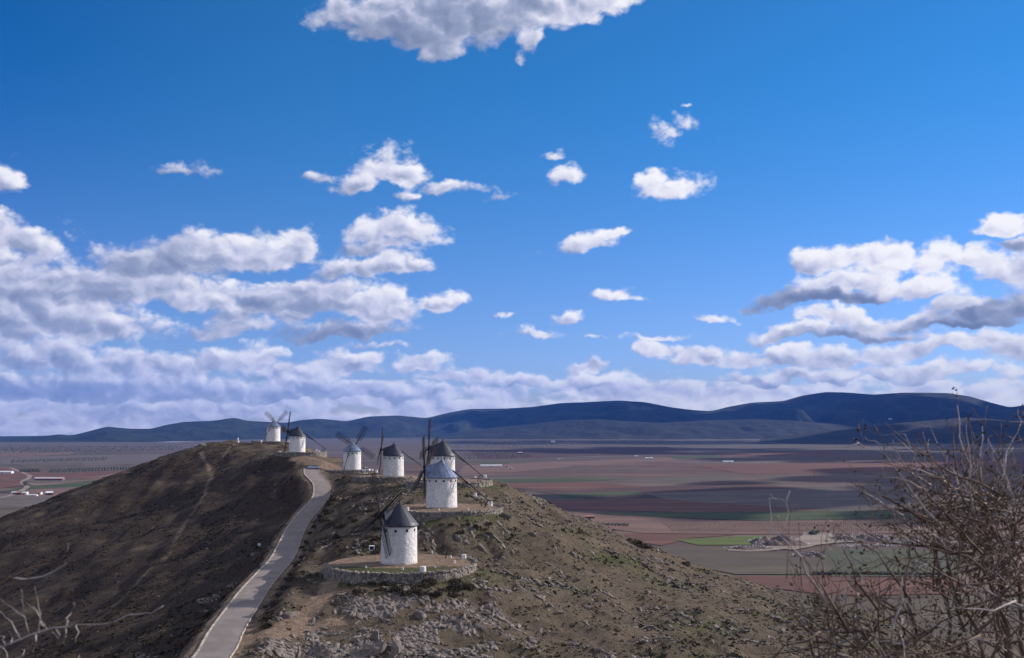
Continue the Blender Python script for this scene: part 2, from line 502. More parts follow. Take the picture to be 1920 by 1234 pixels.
# ------------------------------------------------------------------ shape of the ridge: measured points, thin-plate spline through them
CTRL_PX = [
 # left skyline and the face below it
 (440, 825, 497), (400, 829, 490), (370, 835, 480), (300, 862, 470), (200, 898, 455), (100, 938, 440), (0, 975, 425), (-150, 1030, 410), (-400, 1120, 400),
 (300, 950, 400), (450, 930, 385), (200, 1000, 372), (100, 1080, 325), (0, 1105, 330), (0, 1234, 232), (200, 1120, 282), (200, 1234, 188), (350, 1120, 238), (420, 1060, 268), (440, 1000, 320),
 (500, 960, 338), (520, 905, 388), (300, 1234, 163), (470, 862, 432), (530, 872, 408), (90, 1180, 260), (400, 880, 440),
 # the ridge to the right of the road
 (600, 1100, 184), (650, 1180, 165), (560, 1195, 160), (620, 1234, 149), (760, 1234, 150), (620, 1000, 242), (650, 962, 266), (640, 930, 302), (700, 922, 312), (700, 1000, 228),
 (770, 1103, 179), (880, 1078, 188), (690, 1100, 178), (850, 1040, 215), (870, 985, 224), (940, 985, 228), (780, 985, 228), (560, 1075, 205), (590, 1020, 240),
 (740, 905, 322), (640, 893, 372),
 # right skyline and the face below it
 (940, 912, 300), (1000, 952, 290), (1100, 992, 285), (1200, 1023, 282), (1300, 1066, 280), (1400, 1097, 280), (1500, 1130, 280), (1600, 1168, 280), (1750, 1232, 280),
 (900, 1010, 222), (1000, 1050, 215), (1000, 1150, 176), (1000, 1234, 150), (1200, 1100, 215), (1200, 1234, 152), (1400, 1234, 155), (1400, 1150, 202), (1500, 1234, 162), (880, 1160, 168),
]
CTRL_XYZ = [  # X, Y, height below the eye: slopes that fall away behind and beside
 (0, -40, -1), (0, 0, -1.75), (-6, 0, -2.0), (6, 0, -1.9), (0, 10, -4.6), (0, 30, -10.5), (0, 60, -19.5), (0, 100, -29), (-30, 60, -22), (30, 60, -21), (-60, 100, -37), (60, 100, -34), (-100, 40, -44), (100, 0, -28), (-100, 0, -38), (0, -120, -5),
 (60, 380, -62), (-5, 400, -45), (-45, 470, -36), (120, 300, -78), (180, 280, -102), (250, 250, -124), (100, 450, -98), (0, 560, -88), (-120, 600, -52), (-120, 700, -105), (-200, 560, -50), (-300, 560, -90), (200, 150, -88), (150, 80, -60), (300, 100, -128), (330, 300, -138),
 (-300, 300, -88), (-400, 300, -122), (-300, 150, -96), (-300, 450, -74), (-400, 450, -110), (-200, 60, -80), (-350, 0, -125), (250, -60, -100), (-450, 200, -138), (330, -150, -138), (-250, -150, -100),
]
_cp = [at(*p) for p in CTRL_PX] + [Vector((x, y, EYE.z + z)) for x, y, z in CTRL_XYZ] + [Vector((s.x, s.y, s.z - 0.3)) for s in SITES] + [Vector((p.x, p.y, p.z)) for p in ROAD[24::9]]
_cp += [Vector((c.x + dx * (r_ + 2.5), c.y + dy * (r_ + 2.5), s_.z - dz)) for c, r_, s_ in list(zip(TERR_C, TERR_R, SITES))[3:] for dx, dy, dz in ((0, -1, 1.5), (-0.7, -0.7, 1.4), (0.7, -0.7, 1.4))]
_cp = np.array([tuple(p) for p in _cp])
def _U(r2):
    return np.where(r2 > 1e-9, 0.5 * r2 * np.log(np.maximum(r2, 1e-9)), 0.0)
_S = 100.0
_xy = _cp[:, :2] / _S
_n = len(_xy)
_d2 = ((_xy[:, None, :] - _xy[None]) ** 2).sum(2)
_A = np.zeros((_n + 3, _n + 3))
_A[:_n, :_n] = _U(_d2) + np.eye(_n) * 0.0006
_A[:_n, _n] = 1; _A[:_n, _n + 1:] = _xy
_A[_n:, :_n] = _A[:_n, _n:].T
_w = np.linalg.solve(_A, np.concatenate([_cp[:, 2], np.zeros(3)]))
def tps(x, y):
    x = np.asarray(x) / _S; y = np.asarray(y) / _S
    out = _w[_n] + _w[_n + 1] * x + _w[_n + 2] * y
    for i in range(_n):
        out = out + _w[i] * _U((x - _xy[i, 0]) ** 2 + (y - _xy[i, 1]) ** 2)
    return out

GX0, GX1, GY0, GY1, GS = -420.0, 330.0, -60.0, 700.0, 1.25
gx = np.arange(GX0, GX1 + GS, GS); gy = np.arange(GY0, GY1 + GS, GS)
XX, YY = np.meshgrid(gx, gy)
# spline on a coarse grid, then interpolate
_c = 5
cx = np.arange(GX0, GX1 + GS * _c * 2, GS * _c); cy = np.arange(GY0, GY1 + GS * _c * 2, GS * _c)
_CX, _CY = np.meshgrid(cx, cy)
_CZ = tps(_CX, _CY)
def bil(Z, x, y, x0, y0, s):
    fx = np.clip((np.asarray(x) - x0) / s, 0, Z.shape[1] - 1.001); fy = np.clip((np.asarray(y) - y0) / s, 0, Z.shape[0] - 1.001)
    ix = fx.astype(int); iy = fy.astype(int); tx = fx - ix; ty = fy - iy
    return (Z[iy, ix] * (1 - tx) + Z[iy, ix + 1] * tx) * (1 - ty) + (Z[iy + 1, ix] * (1 - tx) + Z[iy + 1, ix + 1] * tx) * ty
ZZ = bil(_CZ, XX, YY, GX0, GY0, GS * _c)
# the ridge runs out into the plain
_edge = sstep(np.sqrt(((XX + 40) / 350.0) ** 2 + ((YY - 290) / 400.0) ** 2), 0.82, 1.0)
ZZ = ZZ * (1 - _edge) + (-4.0) * _edge
ZZ = np.maximum(ZZ, -4.0)

# road bed
_rp = np.array([(p.x, p.y, p.z) for p in ROAD])
def road_dist(x, y):
    """distance to the road centre line, signed offset (+ = right of it) and road height"""
    sh = np.shape(x); x = np.ravel(x); y = np.ravel(y)
    best = np.full(x.shape, 1e9); off = np.zeros(x.shape); h = np.zeros(x.shape)
    for i in range(len(_rp) - 1):
        a, b = _rp[i], _rp[i + 1]; d = b[:2] - a[:2]; L2 = (d ** 2).sum()
        t = np.clip(((x - a[0]) * d[0] + (y - a[1]) * d[1]) / L2, 0, 1)
        qx = x - a[0] - t * d[0]; qy = y - a[1] - t * d[1]
        dd = np.hypot(qx, qy); m = dd < best
        best[m] = dd[m]; off[m] = ((qx * d[1] - qy * d[0]) / math.sqrt(L2))[m]; h[m] = (a[2] + t * (b[2] - a[2]))[m]
    return best.reshape(sh), off.reshape(sh), h.reshape(sh)
RD, ROFF, RH = road_dist(XX, YY)

# relief: gullies and humps, rock ledges that run down the slope, small roughness
DX_, DY_ = 0.42, -0.907                     # direction of the rock strata on the ground
S_AL = XX * DX_ + YY * DY_; S_AC = -XX * DY_ + YY * DX_
far_road = sstep(RD, 3.5, 9.0)
far_terr = np.ones_like(XX)
for c, r_ in zip(TERR_C, TERR_R):
    far_terr *= sstep(np.hypot(XX - c.x, YY - c.y), r_ - 1.0, r_ + 6.0)
amp = far_road * (0.35 + 0.65 * far_terr)
relief = 1.7 * fbm(XX / 55, YY / 55, 3) + 1.0 * fbm(XX / 16, YY / 16, 3) + 0.22 * fbm(XX / 4, YY / 4, 2)
ledge = fbm(S_AC / 4.0 + 0.9 * pnoise(XX / 20, YY / 20), S_AL / 30.0, 3, 0.6)
LEDGE = ledge
right_side = sstep(ROFF, 5, 25) * sstep(XX, -70, -20)
relief += right_side * (1.5 * np.abs(ledge)) + (1 - right_side) * 1.1 * fbm(XX / 9.0, YY / 26.0, 3)
near_fade = sstep(YY, 20, 120)
ZZ = ZZ + relief * amp * near_fade * (1 - _edge)
# terraces: ground beneath the terrace sheet, cut bank behind
for c, r_, s_ in zip(TERR_C, TERR_R, SITES):
    d_ = np.hypot(XX - c.x, YY - c.y)
    k_ = 1 - sstep(d_, r_ - 2.2, r_ - 0.9)
    ZZ = ZZ * (1 - k_) + (s_.z - 0.6) * k_
    k2 = (1 - sstep(d_, r_ + 0.6, r_ + 7.0)) * (1 - k_)
    ZZ = np.where((ZZ > s_.z - 0.5), ZZ * (1 - k2) + (s_.z - 0.5) * k2, ZZ)
k_ = 1 - sstep(RD, 3.4, 8.5)
ZZ = ZZ * (1 - k_) + (RH - 0.12) * k_
# cut bank on the uphill side of the road, fill falling away on the other
ZZ += np.where(ROFF > 0, 0.7 * np.exp(-((RD - 8.0) / 2.8) ** 2), -1.8 * np.exp(-((RD - 10.0) / 3.5) ** 2)) * sstep(YY, 120, 165) * (1 - sstep(YY, 350, 372))

def ground(x, y):
    return float(bil(ZZ, x, y, GX0, GY0, GS))
def ground_np(x, y):
    return bil(ZZ, x, y, GX0, GY0, GS)
def ground_hit(px, py, y0=60.0, y1=690.0):
    """first point of the ridge on the line of sight of a photo pixel"""
    d = ray(px, py); t = np.arange(y0, y1, 0.5) / d.y
    z = EYE.z + d.z * t
    g = ground_np(EYE.x + d.x * t, EYE.y + d.y * t)
    i = np.argmax(z < g)
    if not (z < g).any(): return None
    return Vector((d.x * t[i], d.y * t[i], g[i]))

# masks for the ground cover: R bare earth and paths, G green, B rock
def path_mask(px_pts, width, soft=1.0):
    pts = [ground_hit(*p) for p in px_pts]
    pts = [p for p in pts if p is not None]
    out = np.zeros_like(XX)
    dmin = np.full_like(XX, 1e9)
    for a, b in zip(pts[:-1], pts[1:]):
        d = np.array((b.x - a.x, b.y - a.y)); L2 = max((d ** 2).sum(), 1e-6)
        t = np.clip(((XX - a.x) * d[0] + (YY - a.y) * d[1]) / L2, 0, 1)
        dmin = np.minimum(dmin, np.hypot(XX - a.x - t * d[0], YY - a.y - t * d[1]))
    wob = 0.6 * pnoise(XX / 3, YY / 3)
    return 1 - sstep(dmin + wob, width * 0.5, width * 0.5 + soft)
nz1 = fbm(XX / 22, YY / 22, 4); nz2 = fbm(XX / 6 + 40, YY / 6, 4); nz3 = fbm(XX / 60 - 11, YY / 60, 3)
BARE = 0.9 * path_mask([(480, 1200), (530, 1178), (580, 1150), (605, 1120), (622, 1092), (640, 1076), (690, 1068)], 2.2, 1.6)
BARE = np.maximum(BARE, 0.75 * path_mask([(470, 1205), (530, 1192), (600, 1172), (640, 1165)], 1.6, 1.6))
BARE = np.maximum(BARE, 0.5 * path_mask([(440, 832), (395, 895), (385, 925), (350, 975), (320, 1035), (260, 1090), (200, 1150)], 0.5, 1.3))
BARE = np.maximum(BARE, 0.55 * path_mask([(376, 848), (392, 880), (398, 900)], 1.0, 1.2))
BARE = np.maximum(BARE, 0.8 * path_mask([(560, 858), (600, 868), (640, 882), (600, 878)], 5.0, 3.0))
for c, r_ in zip(TERR_C, TERR_R):
    BARE = np.maximum(BARE, 0.5 * (1 - sstep(np.hypot(XX - c.x, YY - c.y), r_ + 0.5, r_ + 2.5)) * (0.4 + nz1))
verge = (1 - sstep(np.abs(RD - 3.2), 0.7, 1.9))
BARE = np.maximum(BARE, 0.75 * verge * (0.75 + 0.6 * nz2))
BARE = np.maximum(BARE, 0.5 * sstep(YY, 400, 430) * (1 - sstep(YY, 520, 560)) * sstep(XX, -140, -115) * (1 - sstep(XX, -85, -60)) * (0.6 + nz1))
GREEN = np.clip(0.22 + 0.75 * nz1 + 0.35 * nz2, 0, 1) * sstep(ROFF, 2, 8)
GREEN = np.maximum(GREEN, 0.25 * np.clip(nz1 + nz2, 0, 1))
for i_ in (0, 1, 2):
    c = TERR_C[i_]; d_ = np.hypot(XX - c.x, YY - c.y - 0)
    GREEN = np.maximum(GREEN, (1 - sstep(d_, TERR_R[i_] + 2, TERR_R[i_] + 9)) * sstep(c.y + 4 - YY, 0, 6) * np.clip(0.6 + 1.2 * nz2, 0, 1))
streak2 = fbm(S_AC / 2.2 + 1.2 * pnoise(XX / 15, YY / 15), S_AL / 22.0, 3, 0.6)
ROCK = right_side * sstep(0.6 * LEDGE + 0.6 * streak2 + 0.2 * nz2, 0.12, 0.50) * (0.35 + 0.65 * sstep(nz3 + 0.4 * nz1, -0.2, 0.35))
_b = ground_hit(620, 1215); _b2 = ground_hit(720, 1180); _b3 = ground_hit(830, 1180)
for q_, rr in ((_b, 17), (_b2, 15), (_b3, 12)):
    ROCK = np.maximum(ROCK, (1 - sstep(np.hypot(XX - q_.x, (YY - q_.y) * 0.8), rr * 0.55, rr)) * sstep(nz2 + 0.4 * LEDGE, -0.10, 0.22) * sstep(RD, 5, 8))
ROCK = np.maximum(ROCK, sstep(ROFF, 3, 8) * sstep(nz2 + 0.5 * nz1, 0.34, 0.62) * 0.7)
ROCK = ROCK * (1 - 0.55 * sstep(XX, 0, 25))
ROCK = ROCK * (1 - np.clip(BARE * 1.4, 0, 1)) * far_terr * sstep(RD, 4, 6)
ROCK = np.maximum(ROCK, (ROFF < -6) * sstep(fbm(XX / 7, YY / 20, 4) + 0.4 * nz3, 0.42, 0.7) * 0.4)

# dark low scrub: covers most of the left slope and paints in its shade, patches elsewhere
SCRUB_SHADE = (1 - sstep(ROFF, -9, -3)) * np.clip(0.88 + 0.45 * nz1 + 0.40 * nz2 + 0.2 * nz3 - 0.22 * sstep(YY, 330, 480), 0, 1) * (1 - BARE)
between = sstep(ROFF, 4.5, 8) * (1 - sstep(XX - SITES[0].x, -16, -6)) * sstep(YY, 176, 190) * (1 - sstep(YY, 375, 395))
SCRUB_SHADE = np.maximum(SCRUB_SHADE, between * np.clip(0.55 + 0.9 * nz1 + 0.7 * nz2, 0, 1) * (1 - 0.8 * BARE))
SCRUB_SHADE = np.maximum(SCRUB_SHADE, 0.75 * sstep(nz1 + 0.7 * nz2, 0.12, 0.5) * (1 - BARE) * (1 - 0.7 * right_side))

def grid_faces(nx, ny):
    i = np.arange(nx * ny).reshape(ny, nx)
    return np.stack([i[:-1, :-1].ravel(), i[:-1, 1:].ravel(), i[1:, 1:].ravel(), i[1:, :-1].ravel()], 1)

# ---- hill ground material
HILL_MAT, b = new_mat('hill_ground')
at_n = wn('ShaderNodeAttribute'); at_n.attribute_name = 'cover'
sp = wn('ShaderNodeSeparateColor'); wlink(at_n.outputs['Color'], sp.inputs[0])
pos = geo_coord()
n_f = NOISE3(pos, 0.9, 6.0, 0.65); n_m = NOISE3(pos, 0.16, 5.0, 0.6); n_c = NOISE3(pos, 3.4, 4.0, 0.6)
dry = MIXC(SS(n_m, 0.35, 0.65), (0.070, 0.054, 0.038, 1), (0.112, 0.086, 0.060, 1))
dry = MIXC(SS(n_c, 0.45, 0.75), dry, (0.145, 0.115, 0.084, 1))
dry = MIXC(SS(n_f, 0.52, 0.70), dry, (0.050, 0.044, 0.030, 1))
green = MIXC(SS(n_c, 0.35, 0.7), (0.046, 0.050, 0.020, 1), (0.088, 0.090, 0.038, 1))
col = MIXC(SS(M('MULTIPLY_ADD', M('SUBTRACT', n_f, 0.5), 1.2, sp.outputs[1]), 0.30, 0.75), dry, green)
rockc = MIXC(SS(n_c, 0.3, 0.7), (0.10, 0.086, 0.080, 1), (0.26, 0.23, 0.21, 1))
col = MIXC(SS(M('MULTIPLY_ADD', M('SUBTRACT', n_f, 0.5), 2.0, sp.outputs[2]), 0.35, 0.75), col, rockc)
soil = MIXC(SS(n_f, 0.35, 0.7), (0.150, 0.105, 0.076, 1), (0.245, 0.180, 0.132, 1))
col = MIXC(SS(M('MULTIPLY_ADD', M('SUBTRACT', n_f, 0.5), 0.9, sp.outputs[0]), 0.28, 0.62), col, soil)
scrub_shade = MIXC(SS(n_f, 0.4, 0.66), (0.026, 0.018, 0.014, 1), (0.047, 0.033, 0.024, 1))  # dark scrub tone that also holds the left slope's shade
col = MIXC(M('MULTIPLY', SS(M('MULTIPLY_ADD', M('SUBTRACT', n_m, 0.5), 0.9, at_n.outputs['Alpha']), 0.2, 0.75), 0.92), col, scrub_shade)
wput(b.inputs['Base Color'], col)
b.inputs['Roughness'].default_value = 0.95; b.inputs['Specular IOR Level'].default_value = 0.1
BUMP(b, M('ADD', n_f, M('MULTIPLY', n_c, 0.5)), 0.9, 0.55)
CUR.pop()

hv = np.stack([XX.ravel(), YY.ravel(), ZZ.ravel()], 1)
hme = mesh_np('hill', hv, grid_faces(XX.shape[1], XX.shape[0]), HILL_MAT, True)
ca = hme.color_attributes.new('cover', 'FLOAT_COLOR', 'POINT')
ca.data.foreach_set('color', np.stack([BARE.ravel(), GREEN.ravel(), ROCK.ravel(), SCRUB_SHADE.ravel()], 1).astype(np.float32).ravel())
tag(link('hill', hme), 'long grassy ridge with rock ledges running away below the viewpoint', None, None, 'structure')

# ---- road
ROAD_MAT, b = new_mat('asphalt_road')
pos = geo_coord()
n1 = NOISE3(pos, 0.35, 5.0, 0.6); n2 = NOISE3(pos, 22.0, 2.0)
c_ = MIXC(SS(n1, 0.3, 0.72), (0.165, 0.140, 0.130, 1), (0.220, 0.187, 0.172, 1))
c_ = MIXC(M('MULTIPLY', SS(n2, 0.45, 0.8), 0.35), c_, (0.30, 0.28, 0.26, 1))
c_ = MIXC(M('MULTIPLY', SS(NOISE3(pos, 1.7, 6.0, 0.7), 0.56, 0.70), 0.6), c_, (0.085, 0.078, 0.078, 1))
c_ = MIXC(M('MULTIPLY', SS(NOISE3(pos, 0.12, 3.0, 0.5), 0.52, 0.56), 0.35), c_, (0.125, 0.110, 0.105, 1))      # old repairs
c_ = MIXC(M('MULTIPLY', SS(NOISE3(pos, 0.9, 5.0, 0.7), 0.60, 0.75), 0.6), c_, (0.24, 0.19, 0.15, 1))            # blown earth
wput(b.inputs['Base Color'], c_)
b.inputs['Roughness'].default_value = 0.88
BUMP(b, n2, 0.2, 0.02)
CUR.pop()
PALE_KERB = simple_mat('pale_kerb', (0.34, 0.30, 0.26), 0.9, 0.35, 1.2, 0.4)

def ribbon(path, offs, dz, jit=0.0):
    """cross sections offs (list of (side, height)) swept along a path"""
    vs = []
    for i, p in enumerate(path):
        d = (path[min(i + 1, len(path) - 1)] - path[max(i - 1, 0)]); d.z = 0; d.normalize()
        s = Vector((d.y, -d.x, 0))
        for o_, h_ in offs:
            vs.append(p + s * (o_ + jit * random.uniform(-1, 1)) + Vector((0, 0, h_ + dz)))
    k = len(offs); n = len(path)
    fs = [(i * k + j, i * k + j + 1, (i + 1) * k + j + 1, (i + 1) * k + j) for i in range(n - 1) for j in range(k - 1)]
    return vs, fs
vs, fs = ribbon(ROAD, [(-ROAD_W / 2, 0.0), (-1.4, 0.05), (0, 0.07), (1.4, 0.05), (ROAD_W / 2, 0.0)], 0.02, 0.05)
tag(link('road', mesh_np('road', [tuple(v) for v in vs], fs, ROAD_MAT, True)), 'narrow grey asphalt road climbing the ridge towards the windmills', None, None, 'structure')
for side, nm in ((-1, 'left'), (1, 'right')):
    w_ = 0.34 if side < 0 else 0.16
    a_ = side * ROAD_W / 2
    prof = [(a_ - w_ / 2, -0.2), (a_ - w_ / 2, 0.12), (a_ + w_ / 2, 0.12), (a_ + w_ / 2, -0.2)]
    vs, fs = ribbon(ROAD, prof, 0.0, 0.06)
    tag(link('kerb', mesh_np('kerb', [tuple(v) for v in vs], fs, PALE_KERB)), 'pale stone edging along the %s side of the ridge road' % nm, None, None, 'structure')
# ------------------------------------------------------------------ the plain
PLAIN_MAT, b = new_mat('farmland')
pos = geo_coord()
warp = V('MULTIPLY_ADD', V('SUBTRACT', NOISE3(pos, 0.0016, 3.0, 0.5, color=True), (0.5, 0.5, 0.5)), (420.0, 420.0, 0.0), pos)
def voro(scale_vec, seed):
    n_ = wn('ShaderNodeTexVoronoi', voronoi_dimensions='2D', feature='F1')
    wlink(V('MULTIPLY_ADD', warp, scale_vec, (seed, seed * 0.7, 0)), n_.inputs['Vector']); n_.inputs['Scale'].default_value = 1.0
    s_ = wn('ShaderNodeSeparateColor'); wlink(n_.outputs['Color'], s_.inputs[0])
    return s_.outputs
v1 = voro((0.0017, 0.0042, 0), 3.1); v2 = voro((0.0007, 0.0016, 0), 9.7)
fr = wn('ShaderNodeValToRGB'); fr.color_ramp.interpolation = 'CONSTANT'
FIELD_COLS = [(0.0, (0.155, 0.085, 0.062)), (0.14, (0.215, 0.132, 0.090)), (0.26, (0.125, 0.098, 0.075)), (0.40, (0.120, 0.066, 0.052)), (0.52, (0.135, 0.122, 0.092)), (0.64, (0.250, 0.175, 0.125)), (0.74, (0.165, 0.100, 0.075)), (0.86, (0.080, 0.110, 0.050)), (0.91, (0.145, 0.105, 0.08))]
for k_, (p_, c_) in enumerate(FIELD_COLS):
    el_ = fr.color_ramp.elements[k_] if k_ < 2 else fr.color_ramp.elements.new(p_)
    el_.position = p_; el_.color = c4([0.62 * q_ for q_ in c_])
wlink(v1[0], fr.inputs[0])
base = MIXC(M('MULTIPLY', SS(v2[1], 0.4, 0.6), 0.55), fr.outputs[0], (0.092, 0.088, 0.074, 1))
sx_ = wn('ShaderNodeSeparateXYZ'); wlink(pos, sx_.inputs[0])
base = MIXC(SS(sx_.outputs[1], 2800.0, 7000.0, 0.0, 0.80), base, (0.088, 0.090, 0.080, 1))   # olive groves and scrub towards the hills
st = NOISE3(V('MULTIPLY', pos, (0.0014, 0.0125, 0.0)), 1.0, 6.0, 0.66)
base = MIXC(M('MULTIPLY', SS(st, 0.44, 0.60), 0.65), base, (0.058, 0.038, 0.035, 1))
base = MIXC(M('MULTIPLY', SS(st, 0.34, 0.46, 1.0, 0.0), 0.5), base, (0.18, 0.115, 0.088, 1))
n1 = NOISE3(pos, 0.02, 5.0, 0.65)
base = MIXC(M('MULTIPLY', SS(n1, 0.35, 0.7), 0.30), base, (0.13, 0.095, 0.078, 1))
wput(b.inputs['Base Color'], base); b.inputs['Roughness'].default_value = 0.95; b.inputs['Specular IOR Level'].default_value = 0.1
CUR.pop()
PG = 60000.0
mb = MB()
XE, YE = -2450.0, 7250.0           # far left the tableland ends and the ground falls away
mb.add([(-PG, -20000, 0), (PG, -20000, 0), (PG, YE, 0), (XE, YE, 0), (-PG, YE, 0), (PG, PG, 0), (XE, PG, 0), (-PG, 20000, -380), (XE - 400, 20000, -380)],
       [(0, 1, 2, 3, 4), (3, 2, 5, 6), (4, 3, 8, 7)])
tag(mb.build('plain', PLAIN_MAT), 'wide flat farmland plain of red and brown fields', None, None, 'structure')

def field_mat(name, c1, c2, rows=None):
    c1 = [0.66 * q_ for q_ in c1]; c2 = [0.66 * q_ for q_ in c2]
    m, b_ = new_mat(name)
    p_ = geo_coord()
    n_ = NOISE3(V('MULTIPLY', p_, (1.0, 2.5, 1.0)), 0.012, 5.0, 0.62)
    k_ = MIXC(SS(n_, 0.32, 0.68), c4(c1), c4(c2))
    k_ = MIXC(M('MULTIPLY', SS(NOISE3(p_, 0.15, 3.0, 0.6), 0.4, 0.7), 0.3), k_, c4([0.7 * x for x in c1]))
    st_ = NOISE3(V('MULTIPLY', p_, (0.0022, 0.021, 0.0)), 1.0, 5.0, 0.62)      # ploughing strips
    k_ = MIXC(M('MULTIPLY', SS(st_, 0.42, 0.60), 0.55), k_, c4([0.5 * c1[0] + 0.03, 0.5 * c1[1] + 0.02, 0.5 * c1[2] + 0.022]))
    k_ = MIXC(M('MULTIPLY', SS(st_, 0.36, 0.46, 1.0, 0.0), 0.45), k_, c4([0.6 * c2[0] + 0.08, 0.6 * c2[1] + 0.050, 0.6 * c2[2] + 0.038]))
    wput(b_.inputs['Base Color'], k_); b_.inputs['Roughness'].default_value = 0.95; b_.inputs['Specular IOR Level'].default_value = 0.1
    CUR.pop()
    return m
F_GREEN = field_mat('young_crop', (0.058, 0.090, 0.034), (0.092, 0.122, 0.050))
F_GREYGREEN = field_mat('thin_crop', (0.085, 0.105, 0.058), (0.125, 0.135, 0.080))
F_BRIGHT = field_mat('bright_crop', (0.120, 0.165, 0.035), (0.165, 0.210, 0.055))
F_RED = field_mat('red_soil', (0.170, 0.082, 0.058), (0.225, 0.118, 0.082))
F_TAN = field_mat('tan_stubble', (0.205, 0.128, 0.098), (0.262, 0.168, 0.130))
F_OLIVE = field_mat('fallow', (0.120, 0.102, 0.070), (0.165, 0.138, 0.100))
F_DARK = field_mat('dark_plough', (0.090, 0.055, 0.048), (0.130, 0.078, 0.064))
F_GREY = field_mat('grey_fallow', (0.150, 0.128, 0.112), (0.205, 0.175, 0.150))
F_TRACK = field_mat('dirt_track', (0.33, 0.27, 0.22), (0.42, 0.35, 0.28))

_fz = [0.0]
def field(pxs, mat, nm='field', wob=1.0):
    """a field on the plain, its corners given where the photograph shows them"""
    _fz[0] += 0.02
    pts = [on_plain(*p) for p in pxs]
    ring = []
    for i, p in enumerate(pts):
        q = pts[(i + 1) % len(pts)]
        L = (q - p).length
        n_ = 9
        nrm = Vector((-(q - p).y, (q - p).x, 0)).normalized()
        for k in range(n_):
            t = k / n_
            r_ = p.lerp(q, t)
            ring.append(r_ + nrm * (wob * 0.012 * L * float(fbm(r_.x / 90.0, r_.y / 90.0, 2)) * (1 if k else 0)) + Vector((0, 0, 0.25 + _fz[0])))
    mb = MB(); mb.add(ring, [tuple(range(len(ring)))])
    o = mb.build(nm, mat)
    return tag(o, None, None, None, 'structure')

# far to near
field([(905, 868.5), (1010, 868), (1012, 871.5), (890, 872)], F_GREEN)
field([(870, 873), (1250, 858), (1330, 861), (1100, 872), (960, 886), (860, 888)], F_TAN)
field([(1250, 857), (1340, 853), (1350, 857), (1270, 862)], F_GREEN)
field([(1345, 851), (1560, 846), (1570, 852), (1360, 857)], F_RED)
field([(880, 845), (1250, 838), (1300, 848), (1180, 853), (900, 862)], F_DARK)
field([(925, 898), (1100, 896), (1180, 900), (1060, 904), (922, 906)], F_GREEN)
field([(930, 907), (1110, 905), (1230, 913), (1100, 920), (940, 917)], F_RED)
field([(1000, 922), (1400, 905), (1500, 915), (1400, 930), (1100, 936)], F_DARK)
field([(1040, 927), (1190, 921), (1210, 927), (1060, 934)], F_GREEN)
field([(1210, 925), (1900, 905), (1940, 935), (1560, 955), (1280, 948)], F_GREY)
field([(1300, 872), (1900, 862), (1950, 880), (1400, 890)], F_RED)
field([(980, 940), (1230, 936), (1560, 958), (1300, 962), (1010, 953)], F_RED)
field([(1110, 963), (1400, 960), (1700, 957), (1730, 972), (1420, 977), (1180, 968)], F_GREEN)
field([(1040, 957), (1150, 967), (1420, 979), (1760, 975), (1780, 1000), (1400, 1003), (1200, 1000), (1090, 985)], F_TAN)
field([(1100, 1000), (1250, 1002), (1380, 1004), (1290, 1010), (1240, 1024), (1160, 1012)], F_RED)
field([(1262, 1012), (1420, 1005), (1480, 1010), (1440, 1022), (1310, 1023)], F_BRIGHT)
field([(1200, 1028), (1380, 1026), (1560, 1050), (1560, 1078), (1380, 1078), (1240, 1050)], F_OLIVE)
field([(1545, 1030), (1700, 1030), (1800, 1040), (1800, 1082), (1560, 1082)], F_GREYGREEN)
field([(1340, 1080), (1560, 1082), (1800, 1086), (1800, 1115), (1560, 1118), (1420, 1100)], F_RED)
field([(1440, 1110), (1600, 1120), (1960, 1116), (1980, 1260), (1700, 1280), (1500, 1200)], F_OLIVE)
field([(0, 851), (150, 848), (130, 852), (0, 857)], F_TAN)
field([(0, 858), (250, 852), (330, 852), (300, 868), (120, 876), (0, 872)], F_GREY)
field([(20, 871), (150, 867), (160, 874), (60, 879)], F_OLIVE)
field([(-60, 872), (60, 880), (150, 884), (260, 880), (250, 890), (190, 899), (45, 896), (-60, 905)], F_RED)
field([(60, 884), (250, 876), (240, 882), (100, 889)], F_OLIVE)
field([(50, 913), (110, 907), (200, 898), (190, 907), (150, 916), (60, 921), (-20, 925)], F_GREEN)
field([(-60, 905), (45, 899), (50, 911), (-60, 922)], F_RED)
field([(55, 908), (110, 905), (200, 896), (205, 898), (110, 908), (58, 912)], F_TAN)
field([(-60, 930), (110, 928), (140, 938), (90, 950), (-60, 955)], F_GREY)
field([(-60, 955), (80, 951), (60, 975), (-60, 995)], F_OLIVE)
field([(60, 918), (170, 913), (150, 930), (110, 934), (30, 930)], F_TAN)

def track(pxs, w, nm='farm_track'):
    _fz[0] += 0.02
    pts = catmull([on_plain(*p) for p in pxs], 8)
    vs, fs = ribbon(pts, [(-w / 2, 0), (w / 2, 0)], 0.3 + _fz[0], 0.4)
    o = link(nm, mesh_np(nm, [tuple(v) for v in vs], fs, F_TRACK, True))
    return tag(o, None, None, None, 'structure')
track([(-40, 940), (5, 933), (25, 928), (50, 915), (46, 910), (42, 904), (54, 897), (55, 892), (48, 889), (20, 878)], 11)
track([(48, 907), (80, 909), (110, 907)], 8)
track([(130, 899), (190, 894), (260, 880)], 9)
track([(1365, 1033), (1420, 1034), (1490, 1026), (1560, 1018), (1620, 1014)], 14)
track([(1460, 1030), (1500, 1022), (1530, 1008), (1533, 1000)], 34)
track([(1540, 1006), (1560, 1014), (1600, 1016)], 24)
track([(1690, 1022), (1760, 1026), (1850, 1024)], 10)

